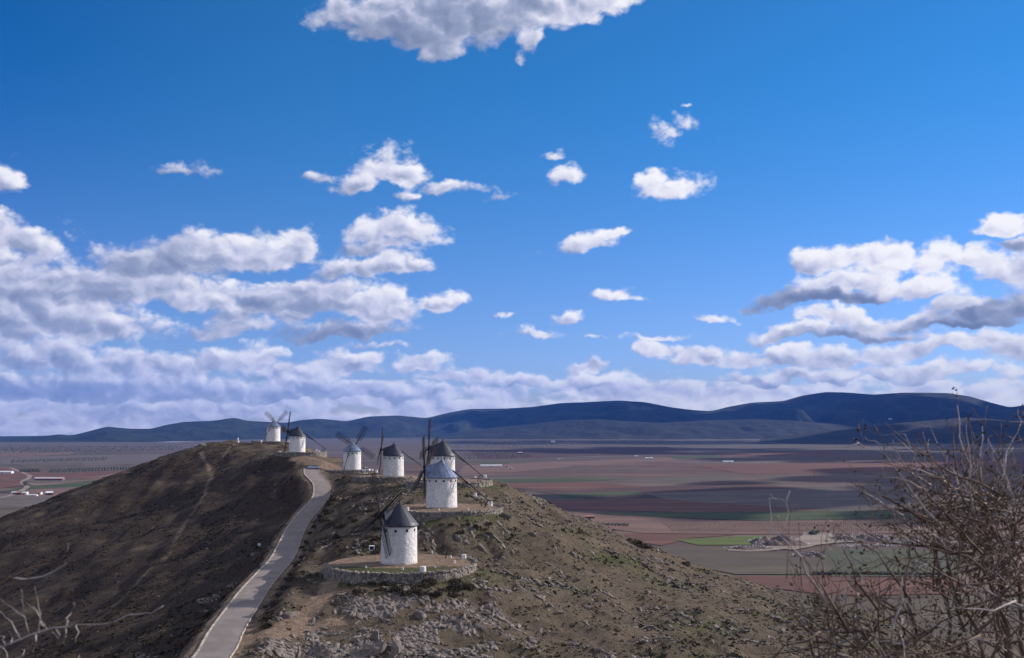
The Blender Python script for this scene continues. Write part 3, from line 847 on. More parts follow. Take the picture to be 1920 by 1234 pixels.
# ------------------------------------------------------------------ mountains on the horizon
def hill_mat(name, c1, c2, c3):
    m, b_ = new_mat(name)
    p_ = geo_coord()
    n_ = NOISE3(p_, 0.0022, 6.0, 0.6); n2_ = NOISE3(p_, 0.012, 4.0, 0.6)
    k_ = MIXC(SS(n_, 0.35, 0.65), c4(c1), c4(c2))
    k_ = MIXC(M('MULTIPLY', SS(n2_, 0.5, 0.72), 0.6), k_, c4(c3))
    wput(b_.inputs['Base Color'], k_); b_.inputs['Roughness'].default_value = 0.95; b_.inputs['Specular IOR Level'].default_value = 0.1
    BUMP(b_, M('ADD', n2_, n_), 0.6, 40.0)
    CUR.pop()
    return m
MTN = hill_mat('wooded_mountain', (0.014, 0.021, 0.016), (0.026, 0.034, 0.024), (0.042, 0.042, 0.032))
MTN2 = hill_mat('scrub_foothill', (0.016, 0.022, 0.018), (0.030, 0.032, 0.024), (0.050, 0.044, 0.034))

def mountain(name, label, sky_pts, D, depth_f, depth_b, mat, seed, rough=1.0, nrow=46):
    """a range whose crest follows the measured skyline at distance D(px)"""
    xs = np.array([p[0] for p in sky_pts], float); ys = np.array([p[1] for p in sky_pts], float)
    px = np.linspace(xs[0], xs[-1], int((xs[-1] - xs[0]) / 5) + 1)
    # smooth interpolation of the skyline
    py = np.interp(px, xs, ys)
    ker = np.hanning(7); ker /= ker.sum()
    pyp = np.pad(py, 3, mode='edge'); py = np.convolve(pyp, ker, 'valid')
    Dv = D(px) if callable(D) else np.full_like(px, D)
    V_ = []
    t_f = np.linspace(-1, 0, nrow); t_b = np.linspace(0, 1, 12)[1:]
    for j, t in enumerate(np.concatenate([t_f, t_b])):
        for i in range(len(px)):
            c = at(px[i], py[i], Dv[i])
            az_ = ray(px[i], HORIZON)
            if t <= 0:
                Yd = Dv[i] + t * (depth_f(px[i], Dv[i]) if callable(depth_f) else depth_f)
                s = 1 + t
                prof = 0.18 * s + 0.82 * s ** 1.7
            else:
                Yd = Dv[i] + t * depth_b
                prof = 1 - t ** 1.3
            x = az_.x / az_.y * Yd
            spur = float(0)
            V_.append((x, Yd, c.z * prof))
    V_ = np.array(V_)
    n_c = len(px)
    T = np.repeat(np.concatenate([t_f, t_b]), n_c)
    zc = np.tile(np.array([at(px[i], py[i], Dv[i]).z for i in range(n_c)]), nrow + 11)
    X, Y = V_[:, 0], V_[:, 1]
    w = np.clip(-T * (1 + T) * 4, 0, 1)                    # nothing at crest and foot
    gul = np.abs(fbm(X / 900 + seed, Y / 1900 + seed, 4)) - 0.22
    V_[:, 2] += rough * zc * 0.85 * gul * w
    V_[:, 2] += rough * 10 * fbm(X / 160, Y / 160 + seed, 3) * w
    V_[:, 2] -= 3.0 * (T < -0.98)
    V_[:, 2] -= 10.0 * (T > 0.95)
    me = mesh_np(name, V_, grid_faces(n_c, nrow + 11), mat, True)
    return tag(link(name, me), label, None, None, 'structure')

SKYLINE = [(-220, 833), (-100, 831), (0, 829), (60, 824), (110, 814), (135, 817), (200, 800), (245, 804), (285, 804), (310, 797), (345, 791), (400, 789), (440, 783), (462, 789), (500, 791), (540, 793), (560, 788), (600, 785), (650, 790), (690, 781), (745, 779), (800, 784), (840, 774), (880, 767), (950, 766), (1000, 763), (1050, 756), (1100, 754), (1160, 751), (1210, 754), (1260, 764), (1300, 769), (1335, 771), (1365, 763), (1410, 755), (1470, 752), (1505, 742), (1550, 735), (1590, 736), (1640, 740), (1700, 736), (1780, 737), (1820, 743), (1860, 755), (1895, 764), (1915, 761), (1980, 750), (2100, 760), (2250, 800)]
mountain('mountain_range', 'long dark blue wooded mountain range along the horizon', SKYLINE, lambda p: np.interp(p, [-220, 300, 900, 1500, 2250], [8300, 9000, 13000, 13500, 12000]), lambda q, D_: D_ - np.interp(q, [-220, 250, 500, 900, 2250], [7200, 7200, 8600, 9900, 9000]), 2500, MTN, 3.0, 0.8)
mountain('foothill', 'low dark foothill in front of the mountain range on the right', [(1400, 828), (1450, 822), (1510, 812), (1560, 806), (1640, 798), (1700, 792), (1760, 787), (1815, 783), (1860, 786), (1900, 790), (1960, 788), (2050, 795), (2200, 806)], 8200, 1700, 1500, MTN2, 9.0, 0.6, 30)
mountain('foothill', 'long low foothills at the foot of the mountains in the middle', [(760, 822), (820, 818), (880, 808), (940, 800), (1000, 795), (1060, 788), (1120, 786), (1180, 790), (1240, 793), (1330, 788), (1420, 786), (1500, 790), (1600, 798), (1680, 812), (1740, 822)], 10300, 1800, 1500, MTN2, 5.0, 0.8, 30)
# ------------------------------------------------------------------ terraces, stone walls and windmills
WHITE, b = new_mat('limewash')
oc = obj_coord()
n1 = NOISE3(oc, 0.7, 5.0, 0.6); n2 = NOISE3(oc, 5.0, 5.0, 0.6)
c_ = MIXC(SS(n1, 0.35, 0.75), (0.80, 0.785, 0.775, 1), (0.70, 0.68, 0.665, 1))
streak = NOISE3(V('MULTIPLY', oc, (2.2, 2.2, 0.18)), 2.0, 4.0, 0.6)
c_ = MIXC(M('MULTIPLY', SS(streak, 0.50, 0.72), 0.45), c_, (0.46, 0.43, 0.40, 1))
sz = wn('ShaderNodeSeparateXYZ'); wlink(oc, sz.inputs[0])
c_ = MIXC(M('MULTIPLY', SS(M('ADD', sz.outputs[2], M('MULTIPLY', n2, 0.8)), 0.45, 1.0, 1.0, 0.0), 0.55), c_, (0.36, 0.30, 0.26, 1))   # splashed earth at the foot
wput(b.inputs['Base Color'], c_)
b.inputs['Roughness'].default_value = 0.9
BUMP(b, M('ADD', n2, M('MULTIPLY', NOISE3(oc, 1.6, 3.0), 1.5)), 1.0, 0.34)
CUR.pop()
ROOF_DARK = simple_mat('black_roof_sheet', (0.012, 0.016, 0.034), 0.55, 0.25, 1.2, 0.15, 0.0, 0.5)
ROOF_GREY = simple_mat('zinc_roof_sheet', (0.15, 0.185, 0.27), 0.42, 0.30, 1.5, 0.15, 0.55, 0.5)
WOOD_DARK = simple_mat('tarred_timber', (0.014, 0.011, 0.012), 0.75, 0.35, 2.0)
WOOD_GREY = simple_mat('weathered_timber', (0.075, 0.062, 0.055), 0.8, 0.35, 2.0)
HOLE = simple_mat('shuttered_opening', (0.020, 0.017, 0.017), 0.8, 0.3, 4.0)
STONE, b = new_mat('wall_stone')
gp = geo_coord()
n1 = NOISE3(gp, 1.4, 3.0, 0.6); n2 = NOISE3(gp, 6.0, 4.0, 0.6)
c_ = MIXC(SS(n1, 0.32, 0.68), (0.105, 0.090, 0.080, 1), (0.31, 0.27, 0.235, 1))
c_ = MIXC(M('MULTIPLY', SS(n2, 0.5, 0.7), 0.45), c_, (0.42, 0.38, 0.34, 1))
wput(b.inputs['Base Color'], c_); b.inputs['Roughness'].default_value = 0.92
BUMP(b, n2, 0.6, 0.08)
CUR.pop()
MORTAR = simple_mat('wall_core', (0.13, 0.11, 0.095), 0.95, 0.3, 2.0)

WALL_ARCS = [  # arcs of retaining wall, degrees anticlockwise from +X (toward the right), -90 is toward the viewer
 [(-172, 38)], [(-160, 45)], [(-150, 60)], [(-170, -20)], [(-200, -30)], [(-180, 30)], [(-165, -40)],
]
TERRACE_WORDS = ['nearest windmill', 'grey-roofed second windmill', 'third windmill behind the grey-roofed one', 'fourth windmill in the middle', 'fifth windmill with the grey cone roof', 'sixth windmill beside the crest', 'farthest windmill on the crest']
rs = np.random.RandomState(5)
for i, (s, c, r_) in enumerate(zip(SITES, TERR_C, TERR_R)):
    # terrace floor
    rings = 9; seg = 72
    vs = [(c.x, c.y, s.z)]
    for k in range(1, rings + 1):
        for a in range(seg):
            t = 2 * math.pi * a / seg
            rr = r_ * k / rings
            x, y = c.x + rr * math.cos(t), c.y + rr * math.sin(t)
            z = s.z - 0.02 + 0.10 * float(fbm(x / 3.0, y / 3.0, 3)) * (1 if k < rings else 0)
            vs.append((x, y, z))
    fs = [(0, 1 + a, 1 + (a + 1) % seg, 1 + (a + 1) % seg) for a in range(seg)]
    tri = [(0, 1 + a, 1 + (a + 1) % seg) for a in range(seg)]
    quad = [(1 + (k - 1) * seg + a, 1 + k * seg + a, 1 + k * seg + (a + 1) % seg, 1 + (k - 1) * seg + (a + 1) % seg) for k in range(1, rings) for a in range(seg)]
    me = bpy.data.meshes.new('terrace'); me.from_pydata(vs, [], tri + quad); me.materials.append(HILL_MAT)
    me.polygons.foreach_set('use_smooth', [True] * len(me.polygons))
    va = np.array(vs)
    d_ = np.hypot(va[:, 0] - s.x, va[:, 1] - s.y)
    nn = fbm(va[:, 0] / 4.0, va[:, 1] / 4.0, 3)
    front = sstep(s.y - va[:, 1], 2.0, 8.0)
    green = np.clip((0.75 if i == 0 else 0.25) * front * sstep(d_, 5, 9) + nn * 0.5, 0, 1)
    bare = np.clip(0.75 - green * 0.9 + 0.5 * nn, 0, 1)
    a_ = me.color_attributes.new('cover', 'FLOAT_COLOR', 'POINT')
    a_.data.foreach_set('color', np.stack([bare, green, 0 * bare, 0 * bare], 1).astype(np.float32).ravel())
    me.update()
    tag(link('terrace', me), 'bare earth terrace round the ' + TERRACE_WORDS[i], None, None, 'structure')
    # retaining wall
    for j, (a0, a1) in enumerate(WALL_ARCS[i]):
        root = empty('stone_wall', (c.x, c.y, s.z))
        lab = 'rough dry stone retaining wall below the ' + TERRACE_WORDS[i]
        if len(WALL_ARCS[i]) > 1: lab += ', ' + ('left' if j == 0 else 'right') + ' stretch'
        tag(root, lab, 'stone wall', 'terrace walls')
        n = max(8, int((a1 - a0) / 2.5))
        core = MB(); vs = []
        A = [R(a0 + (a1 - a0) * k / n) for k in range(n + 1)]
        foot = []
        for t in A:
            g = min(ground(c.x + (r_ + 0.8) * math.cos(t), c.y + (r_ + 0.8) * math.sin(t)), ground(c.x + (r_ + 1.8) * math.cos(t), c.y + (r_ + 1.8) * math.sin(t)))
            foot.append(max(min(g - s.z - 0.5, -0.35), -3.6))
        for t, f_ in zip(A, foot):
            ct, st = math.cos(t), math.sin(t)
            for rr, zz in ((r_ - 0.12, -0.35), (r_ - 0.12, 0.20), (r_ + 0.28, 0.20), (r_ + 0.40 + 0.05 * -f_, f_)):
                vs.append((rr * ct, rr * st, zz))
        fs = [(k * 4 + q, (k + 1) * 4 + q, (k + 1) * 4 + q + 1, k * 4 + q + 1) for k in range(n) for q in range(3)]
        fs += [(0, 1, 2, 3), (n * 4 + 3, n * 4 + 2, n * 4 + 1, n * 4)]
        core.add(vs, fs); core.build('wall_core', MORTAR, root)
        stones = MB()
        size = 0.42 if i < 2 else 0.6
        zz = 0.34
        while zz > min(foot) - 0.1:
            h_ = size * rs.uniform(0.7, 1.05)
            t = A[0] + rs.uniform(0, 0.02)
            while t < A[-1]:
                w_ = size * rs.uniform(0.75, 1.7)
                f_ = float(np.interp(t, A, foot))
                if zz - h_ * 0.5 > f_ - 0.1:
                    rr = r_ + 0.30 + 0.05 * max(0, -zz) + rs.uniform(-0.05, 0.10)
                    top = zz > 0.05
                    cc = (rr * math.cos(t), rr * math.sin(t), zz - h_ / 2 + rs.uniform(-0.05, 0.05) + (rs.uniform(-0.12, 0.14) if top else 0))
                    q = Matrix.Rotation(t + rs.uniform(-0.15, 0.15), 3, 'Z') @ Matrix.Rotation(rs.uniform(-0.16, 0.16), 3, 'X')
                    stones.box(cc, (rs.uniform(0.30, 0.5) if not top else 0.75, w_ * 0.93, h_ * 0.92), q, rs.uniform(0.72, 0.96))
                t += w_ / r_
            zz -= h_ * 0.96
        tag(stones.build('stones', STONE, root), None, None, None, 'stuff')

def sail_mesh(L):
    """one sail along +X in the XY plane: spar and lattice"""
    spar = MB()
    spar.bar((-1.0, 0, 0), (L * 0.45, 0, 0), 0.38, 0.38, 0.30, 0.30)
    spar.bar((L * 0.42, 0, 0.02), (L, 0, 0.02), 0.24, 0.22, 0.15, 0.13)
    lat = MB()
    x0, x1 = L * 0.30, L * 0.985
    W = 1.15
    for y in (-W, -W * 0.5, W * 0.5, W):
        lat.bar((x0, y, 0.09), (x1, y, 0.09), 0.088, 0.06)
    n = 13
    for k in range(n + 1):
        x = x0 + (x1 - x0) * k / n
        lat.bar((x, -W - 0.05, 0.12), (x, W + 0.05, 0.12), 0.088, 0.06)
    return spar, lat

def make_mill(i, label, axis, phi, roof_mat, facets, tail=True, L=8.8, wood=None, holes=None, hub_dist=4.3, lattice_mat=None):
    s = SITES[i]; _, _, _, Rr, H, RHh, _ = MILLS[i]
    wood = wood or WOOD_DARK
    root = empty('windmill', (s.x, s.y, s.z - 0.04))
    tag(root, label, 'windmill', 'white windmills along the ridge')
    # tower, slightly battered, uneven plaster
    prof = [(Rr * 1.015, -0.3), (Rr * 1.012, 0.25), (Rr, 0.6)] + [(Rr * (1 - 0.035 * k / 8), 0.6 + (H - 0.6) * k / 8) for k in range(1, 9)]
    mb = MB(); mb.lathe(prof, 56)
    vs = []
    for k, v in enumerate(mb.v):
        a = math.atan2(v[1], v[0]); nz = 0.045 * float(fbm(a * 4.0 + i * 7.7, v[2] * 0.9 + i, 3))
        vs.append((v[0] * (1 + nz / Rr), v[1] * (1 + nz / Rr), v[2]))
    mb.v = vs
    tower = mb.build('tower', WHITE, root)
    # small openings under the eaves and a few lower down
    for (a_deg, z_, w_) in (holes or [(k * 30 + 12, H - 0.85, 0.42) for k in range(12)]):
        a = R(a_deg)
        rr = Rr * (1 - 0.035 * z_ / H)
        hb = MB(); q = Matrix.Rotation(a, 3, 'Z')
        hb.box(q @ Vector((rr - 0.10, 0, z_)), (0.30, w_, w_ * 1.05), q)
        hb.build('window', HOLE, root)
    # roof
    E = Rr * 1.075
    rp = [(E - 0.05, H - 0.16), (E, H - 0.14), (E, H + 0.02), (E * 0.86, H + RHh * 0.155), (E * 0.66, H + RHh * 0.37), (E * 0.44, H + RHh * 0.60), (E * 0.24, H + RHh * 0.80), (E * 0.10, H + RHh * 0.93), (0.10, H + RHh), (0.001, H + RHh + 0.02)]
    if facets:
        rp[3] = (E * 0.84, H + RHh * 0.18); rp[5] = (E * 0.40, H + RHh * 0.58); rp[6] = (E * 0.20, H + RHh * 0.77); rp[7] = (E * 0.09, H + RHh * 0.92)
    roof = MB().lathe(rp, 20 if facets else 48, not facets)
    roof = roof.build('roof', roof_mat, root)
    for k in range(20 if facets else 14):
        a = 2 * math.pi * k / (20 if facets else 14)
        sm = MB()
        pts = [Vector((p[0] * math.cos(a), p[0] * math.sin(a), p[1] + 0.012)) for p in rp[2:8]]
        for p, q in zip(pts[:-1], pts[1:]): sm.bar(p, q, 0.05, 0.05)
        sm.build('seam', roof_mat, roof)
    fin = MB().lathe([(0.10, 0), (0.11, 0.12), (0.17, 0.24), (0.19, 0.36), (0.12, 0.50), (0.04, 0.60), (0.03, 0.85), (0.001, 0.88)], 10, True, (0, 0, H + RHh - 0.06))
    fin.build('finial', roof_mat, root)
    # hood over the windshaft
    ax = Vector(axis).normalized()
    h = Vector((ax.x, ax.y, 0)).normalized()
    side = Vector((h.y, -h.x, 0))
    vs = []; fs = []; NA = 9
    secs = [(0.05, 0.90, 0.35), (0.35, 0.80, 0.80), (0.70, 0.70, 0.98), (0.98, 0.62, 1.02)]
    for t, top, w_ in secs:
        for k in range(NA):
            a = math.pi * k / (NA - 1)
            zz = math.sin(a) ** 0.8
            vs.append(h * (t * E) + side * (math.cos(a) * w_) + Vector((0, 0, H - 0.02 + RHh * top * zz)))
    for q in range(len(secs) - 1):
        for k in range(NA - 1):
            fs.append((q * NA + k, q * NA + k + 1, (q + 1) * NA + k + 1, (q + 1) * NA + k))
    b0 = (len(secs) - 1) * NA
    fs.append(tuple(b0 + k for k in range(NA)))
    MB().add(vs, fs).build('shaft_hood', roof_mat, root)
    # windshaft and sails
    zc = H + RHh * 0.40
    base_p = Vector((0, 0, zc)) + h * (E * 0.3)
    hub = Vector((0, 0, zc)) + ax * hub_dist
    MB().tube([base_p, hub + ax * 0.45], [0.30, 0.26], 8).build('windshaft', wood, root)
    MB().tube([hub - ax * 0.30, hub + ax * 0.42], [0.46, 0.42], 8, False).build('hub', wood, root)
    e1 = Vector((ax.y, -ax.x, 0)).normalized(); e2 = e1.cross(ax).normalized()
    spar, lat = sail_mesh(L)
    me_s, me_l = spar.mesh('spar', wood), lat.mesh('lattice', lattice_mat or wood)
    for k in range(4):
        a = R(phi + 90 * k)
        d = e1 * math.cos(a) + e2 * math.sin(a)
        t = ax.cross(d)
        mt = Matrix((d, t, ax)).transposed().to_4x4()
        off = ax * (0.16 if k % 2 else -0.08)
        mt.translation = hub + off
        so = link('sail', me_s, root); so.matrix_local = mt
        lo = link('lattice', me_l, so)
    # tail pole by which the roof is turned
    if tail:
        tl = -h if tail is True else Vector(tail).normalized()
        p0 = tl * (E * 0.80) + Vector((0, 0, H + RHh * 0.28)); p1 = tl * 12.6 + Vector((0, 0, 1.15))
        MB().bar(p0 - (p1 - p0).normalized() * 0.6, p1, 0.26, 0.26, 0.17, 0.17).build('tail_pole', wood, root)
        pm = p0.lerp(p1, 0.90)
        sd = Vector((tl.y, -tl.x, 0))
        MB().bar(pm, Vector((pm.x, pm.y, 0.0)) + tl * -0.9 + sd * 0.3, 0.15).build('prop', wood, root)
        pe = p0.lerp(p1, 0.12)
        for sg in (-1, 1):
            MB().bar(tl * (E * 0.9) + sd * (sg * 1.3) + Vector((0, 0, H + 0.05)), p0.lerp(p1, 0.45), 0.11).build('brace', wood, root)
    return root

make_mill(0, 'nearest white windmill with plain black cone roof and lattice sail across its wall', (-0.785, -0.61, 0.10), 57, ROOF_DARK, False,
          holes=[(-128, 6.5, 0.42), (-95, 6.45, 0.46), (-58, 6.5, 0.50), (-25, 6.5, 0.42), (15, 6.5, 0.42), (60, 6.5, 0.42), (120, 6.5, 0.42), (170, 6.5, 0.42), (-165, 6.5, 0.4)])
make_mill(1, 'white windmill with grey-blue zinc roof standing in front of a black-roofed one', (-0.97, 0.17, 0.12), 30, ROOF_GREY, True, L=9.0)
make_mill(2, 'white windmill with black roof, its lower half hidden by the grey-roofed windmill', (-0.95, 0.20, 0.12), 15, ROOF_DARK, False, L=9.0)
make_mill(3, 'white windmill with black roof standing right of the one with the zinc cone', (-0.97, -0.20, 0.10), 57, ROOF_DARK, False, L=8.6, wood=WOOD_GREY)
make_mill(4, 'white windmill with pale zinc cone roof and tail pole down its front', (0.08, 0.99, 0.10), 59, ROOF_GREY, True, L=8.8, wood=WOOD_DARK)
make_mill(5, 'white windmill with black roof near the crest, sails seen edge on', (-0.995, 0.03, 0.08), 80, ROOF_DARK, False, L=8.6)
make_mill(6, 'farthest white windmill, small grey roof, on top of the crest', (0.12, 0.98, 0.10), 48, ROOF_GREY, True, L=8.4, wood=WOOD_GREY)
# ------------------------------------------------------------------ whitewashed posts and blocks round the terraces
def on_level(px, py, z):
    d = ray(px, py)
    return EYE + d * ((z - EYE.z) / d.z)
POST_MAT = simple_mat('whitewashed_stone', (0.62, 0.61, 0.60), 0.9, 0.12, 4.0, 0.5)
PANEL_DARK = simple_mat('dark_recess', (0.05, 0.045, 0.045), 0.8)
def rough_block(w, d, h, seed, dome=True):
    r = random.Random(seed)
    mb = MB()
    lv = [(0.0, 1.06), (0.15, 1.04), (0.75, 0.97), (0.94, 0.84 if dome else 0.95), (1.0, 0.55 if dome else 0.88)]
    n = 10; vs = []
    for t, k in lv:
        for q in range(n):
            a = 2 * math.pi * (q + 0.5) / n
            ca, sa = math.cos(a), math.sin(a)
            m_ = 1.0 / max(abs(ca), abs(sa)); m_ = 1 + (m_ - 1) * 0.75
            vs.append((ca * m_ * w / 2 * k * r.uniform(0.94, 1.06), sa * m_ * d / 2 * k * r.uniform(0.94, 1.06), t * h * r.uniform(0.985, 1.015) - 0.06))
    fs = [(i * n + q, i * n + (q + 1) % n, (i + 1) * n + (q + 1) % n, (i + 1) * n + q) for i in range(len(lv) - 1) for q in range(n)]
    fs.append(tuple((len(lv) - 1) * n + q for q in range(n)))
    return mb.add(vs, fs, False)
WHERE = [ # px, py, terrace index or None, width, height, label, name, category
 (793, 1071, 0, 1.1, 0.95, 'large white block on the front edge of the nearest windmill terrace', 'stone_block', 'block'),
 (870, 1048, 0, 0.95, 0.95, 'white block at the right end of the nearest windmill terrace', 'stone_block', 'block'),
 (625, 1064, None, 1.0, 0.95, 'white block in the shade left of the nearest windmill, above the footpath', 'stone_block', 'block'),
 (810, 1038, 0, 0.40, 0.60, 'small white post right behind the nearest windmill', 'tie_post', 'post'),
 (845, 1046, 0, 0.36, 0.55, 'small white post left of the block at the terrace right end', 'tie_post', 'post'),
 (852, 1056, 0, 0.34, 0.62, 'thin white post near the right wall of the nearest windmill terrace', 'tie_post', 'post'),
 (816, 1065, 0, 0.32, 0.42, 'small white post right of the large white block', 'tie_post', 'post'),
 (755, 1068, 0, 0.40, 0.45, 'small white post on the grass in front of the nearest windmill', 'tie_post', 'post'),
 (686, 1065, 0, 0.34, 0.45, 'small white post left on the grass of the nearest windmill terrace', 'tie_post', 'post'),
 (891, 931, 1, 0.85, 0.95, 'white block at the back right of the second windmill terrace', 'stone_block', 'block'),
 (919, 949, 1, 1.15, 1.15, 'white block below the tail pole of the grey-roofed windmill', 'stone_block', 'block'),
 (823, 958, 1, 0.32, 0.62, 'thin white post in front of the grey-roofed windmill', 'tie_post', 'post'),
 (878, 957, 1, 0.32, 0.62, 'thin white post right of the grey-roofed windmill near the wall', 'tie_post', 'post'),
 (764, 957, 1, 0.75, 0.75, 'white block left of the grey-roofed windmill beside the black roof tip', 'stone_block', 'block'),
 (891, 897, 2, 0.70, 0.75, 'white block right of the third windmill on its terrace', 'stone_block', 'block'),
 (909, 895, 2, 0.95, 0.85, 'white block at the foot of the third windmill tail pole', 'stone_block', 'block'),
 (789, 899, 2, 0.6, 0.7, 'white post left of the third windmill behind the sails', 'tie_post', 'post'),
 (698, 883, 3, 0.65, 0.85, 'white post left of the fourth windmill, left one of the pair', 'tie_post', 'post'),
 (706, 886, 3, 0.85, 0.95, 'white block left of the fourth windmill, right one of the pair', 'stone_block', 'block'),
 (753, 897, 3, 0.5, 0.55, 'white post at the right foot of the fourth windmill', 'tie_post', 'post'),
 (623, 884, 4, 0.85, 0.85, 'white block on the wall left of the fifth windmill', 'stone_block', 'block'),
 (616, 882, 4, 0.55, 0.55, 'smaller white post left of the block by the fifth windmill', 'tie_post', 'post'),
 (647, 885, 4, 0.5, 0.5, 'white post at the left foot of the fifth windmill', 'tie_post', 'post'),
 (524, 850, 5, 0.95, 0.9, 'white block left of the sixth windmill, left one of the pair', 'stone_block', 'block'),
 (532, 852, 5, 0.7, 0.8, 'white post left of the sixth windmill, right one of the pair', 'tie_post', 'post'),
 (593, 846, 5, 0.75, 0.95, 'white post right of the sixth windmill, left one of the pair', 'tie_post', 'post'),
 (598, 848, 5, 0.8, 0.9, 'white block right of the sixth windmill, right one of the pair', 'stone_block', 'block'),
 (489.5, 829, 6, 0.95, 0.95, 'white block left of the farthest windmill on the crest', 'stone_block', 'block'),
 (541, 829, 6, 1.1, 1.1, 'white block between the farthest and sixth windmills behind the sails', 'stone_block', 'block'),
]
for k, (px, py, ti, w, h, lab, nm, cat) in enumerate(WHERE):
    p = on_level(px, py, SITES[ti].z) if ti is not None else ground_hit(px, py)
    if ti is not None:
        c = TERR_C[ti]; v = Vector((p.x - c.x, p.y - c.y, 0))
        if v.length > TERR_R[ti] - 0.3:
            p = ground_hit(px, py) or p
    o = rough_block(w, w * 0.85, h, k, nm == 'tie_post').build(nm, POST_MAT, None, p, random.uniform(-0.4, 0.4))
    tag(o, lab, cat, 'whitewashed posts and blocks')

# hollow white box with dark face left of the nearest windmill
p = ground_hit(697, 1033)
root = empty('stone_niche', p, 0.15)
tag(root, 'white box with a dark square opening, left of the nearest windmill', 'stone box')
mb = MB()
mb.box((0, 0.25, 0.5), (1.2, 0.5, 1.1)); mb.box((-0.5, -0.15, 0.5), (0.22, 0.5, 1.1)); mb.box((0.5, -0.15, 0.5), (0.22, 0.5, 1.1)); mb.box((0, -0.15, 0.98), (0.8, 0.5, 0.16)); mb.box((0, -0.15, 0.05), (0.8, 0.5, 0.2))
mb.build('box', POST_MAT, root)
MB().box((0, -0.012, 0.53), (0.78, 0.03, 0.74)).build('recess', PANEL_DARK, root)

# timber winch by the second windmill's tail pole
p = on_level(906, 949, SITES[1].z)
root = empty('winch', p, 0.3)
tag(root, 'small brown timber winch stand under the grey-roofed windmill tail pole', 'winch')
WIN = simple_mat('winch_wood', (0.16, 0.075, 0.05), 0.8, 0.3, 4.0)
for sx_2 in (-0.5, 0.5):
    MB().bar((sx_2, -0.3, 0), (sx_2, 0, 1.25), 0.12).build('leg', WIN, root)
    MB().bar((sx_2, 0.3, 0), (sx_2, 0, 1.25), 0.12).build('leg', WIN, root)
MB().tube([(-0.75, 0, 0.95), (0.75, 0, 0.95)], 0.12, 8).build('drum', WIN, root)
MB().bar((0.72, 0, 0.6), (0.72, 0, 1.3), 0.06).build('handle', WIN, root)

# leaning roadside pole with pale plate in the shade left of the road
p = ground_hit(487, 1024)
root = empty('marker_pole', p)
tag(root, 'thin pole with a small pale plate in the shade left of the road', 'pole')
PALE = simple_mat('pale_plate', (0.55, 0.58, 0.66), 0.6, 0.1, 3.0)
MB().tube([(0, 0, -0.2), (0.25, 0, 5.2)], [0.07, 0.05], 6).build('pole', WOOD_GREY, root)
MB().box((-0.15, -0.08, 0.45), (0.85, 0.06, 0.7), Matrix.Rotation(0.35, 3, 'Y')).build('plate', PALE, root)

# cairn and post on the left crest
p = ground_hit(379, 836)
if p is None: p = at(379, 834, 480)
root = empty('cairn', p)
tag(root, 'low heap of pale stones on the left crest of the ridge', 'cairn')
for k in range(9):
    a = k * 0.7
    rough_block(random.uniform(0.9, 1.6), random.uniform(0.8, 1.2), random.uniform(0.7, 1.4), 40 + k).build('stone', STONE, root, (1.9 * math.cos(a) * (0.3 + 0.1 * k), 1.2 * math.sin(a), -0.1))
p = ground_hit(446, 830) or at(446, 828, 495)
root = empty('survey_pillar', p)
tag(root, 'thin white pillar alone on the crest left of the farthest windmill', 'pillar')
MB().box((0, 0, 0.3), (1.1, 1.1, 0.7)).build('plinth', POST_MAT, root)
MB().lathe([(0.30, 0.6), (0.27, 2.3), (0.001, 2.32)], 12).build('shaft', POST_MAT, root)

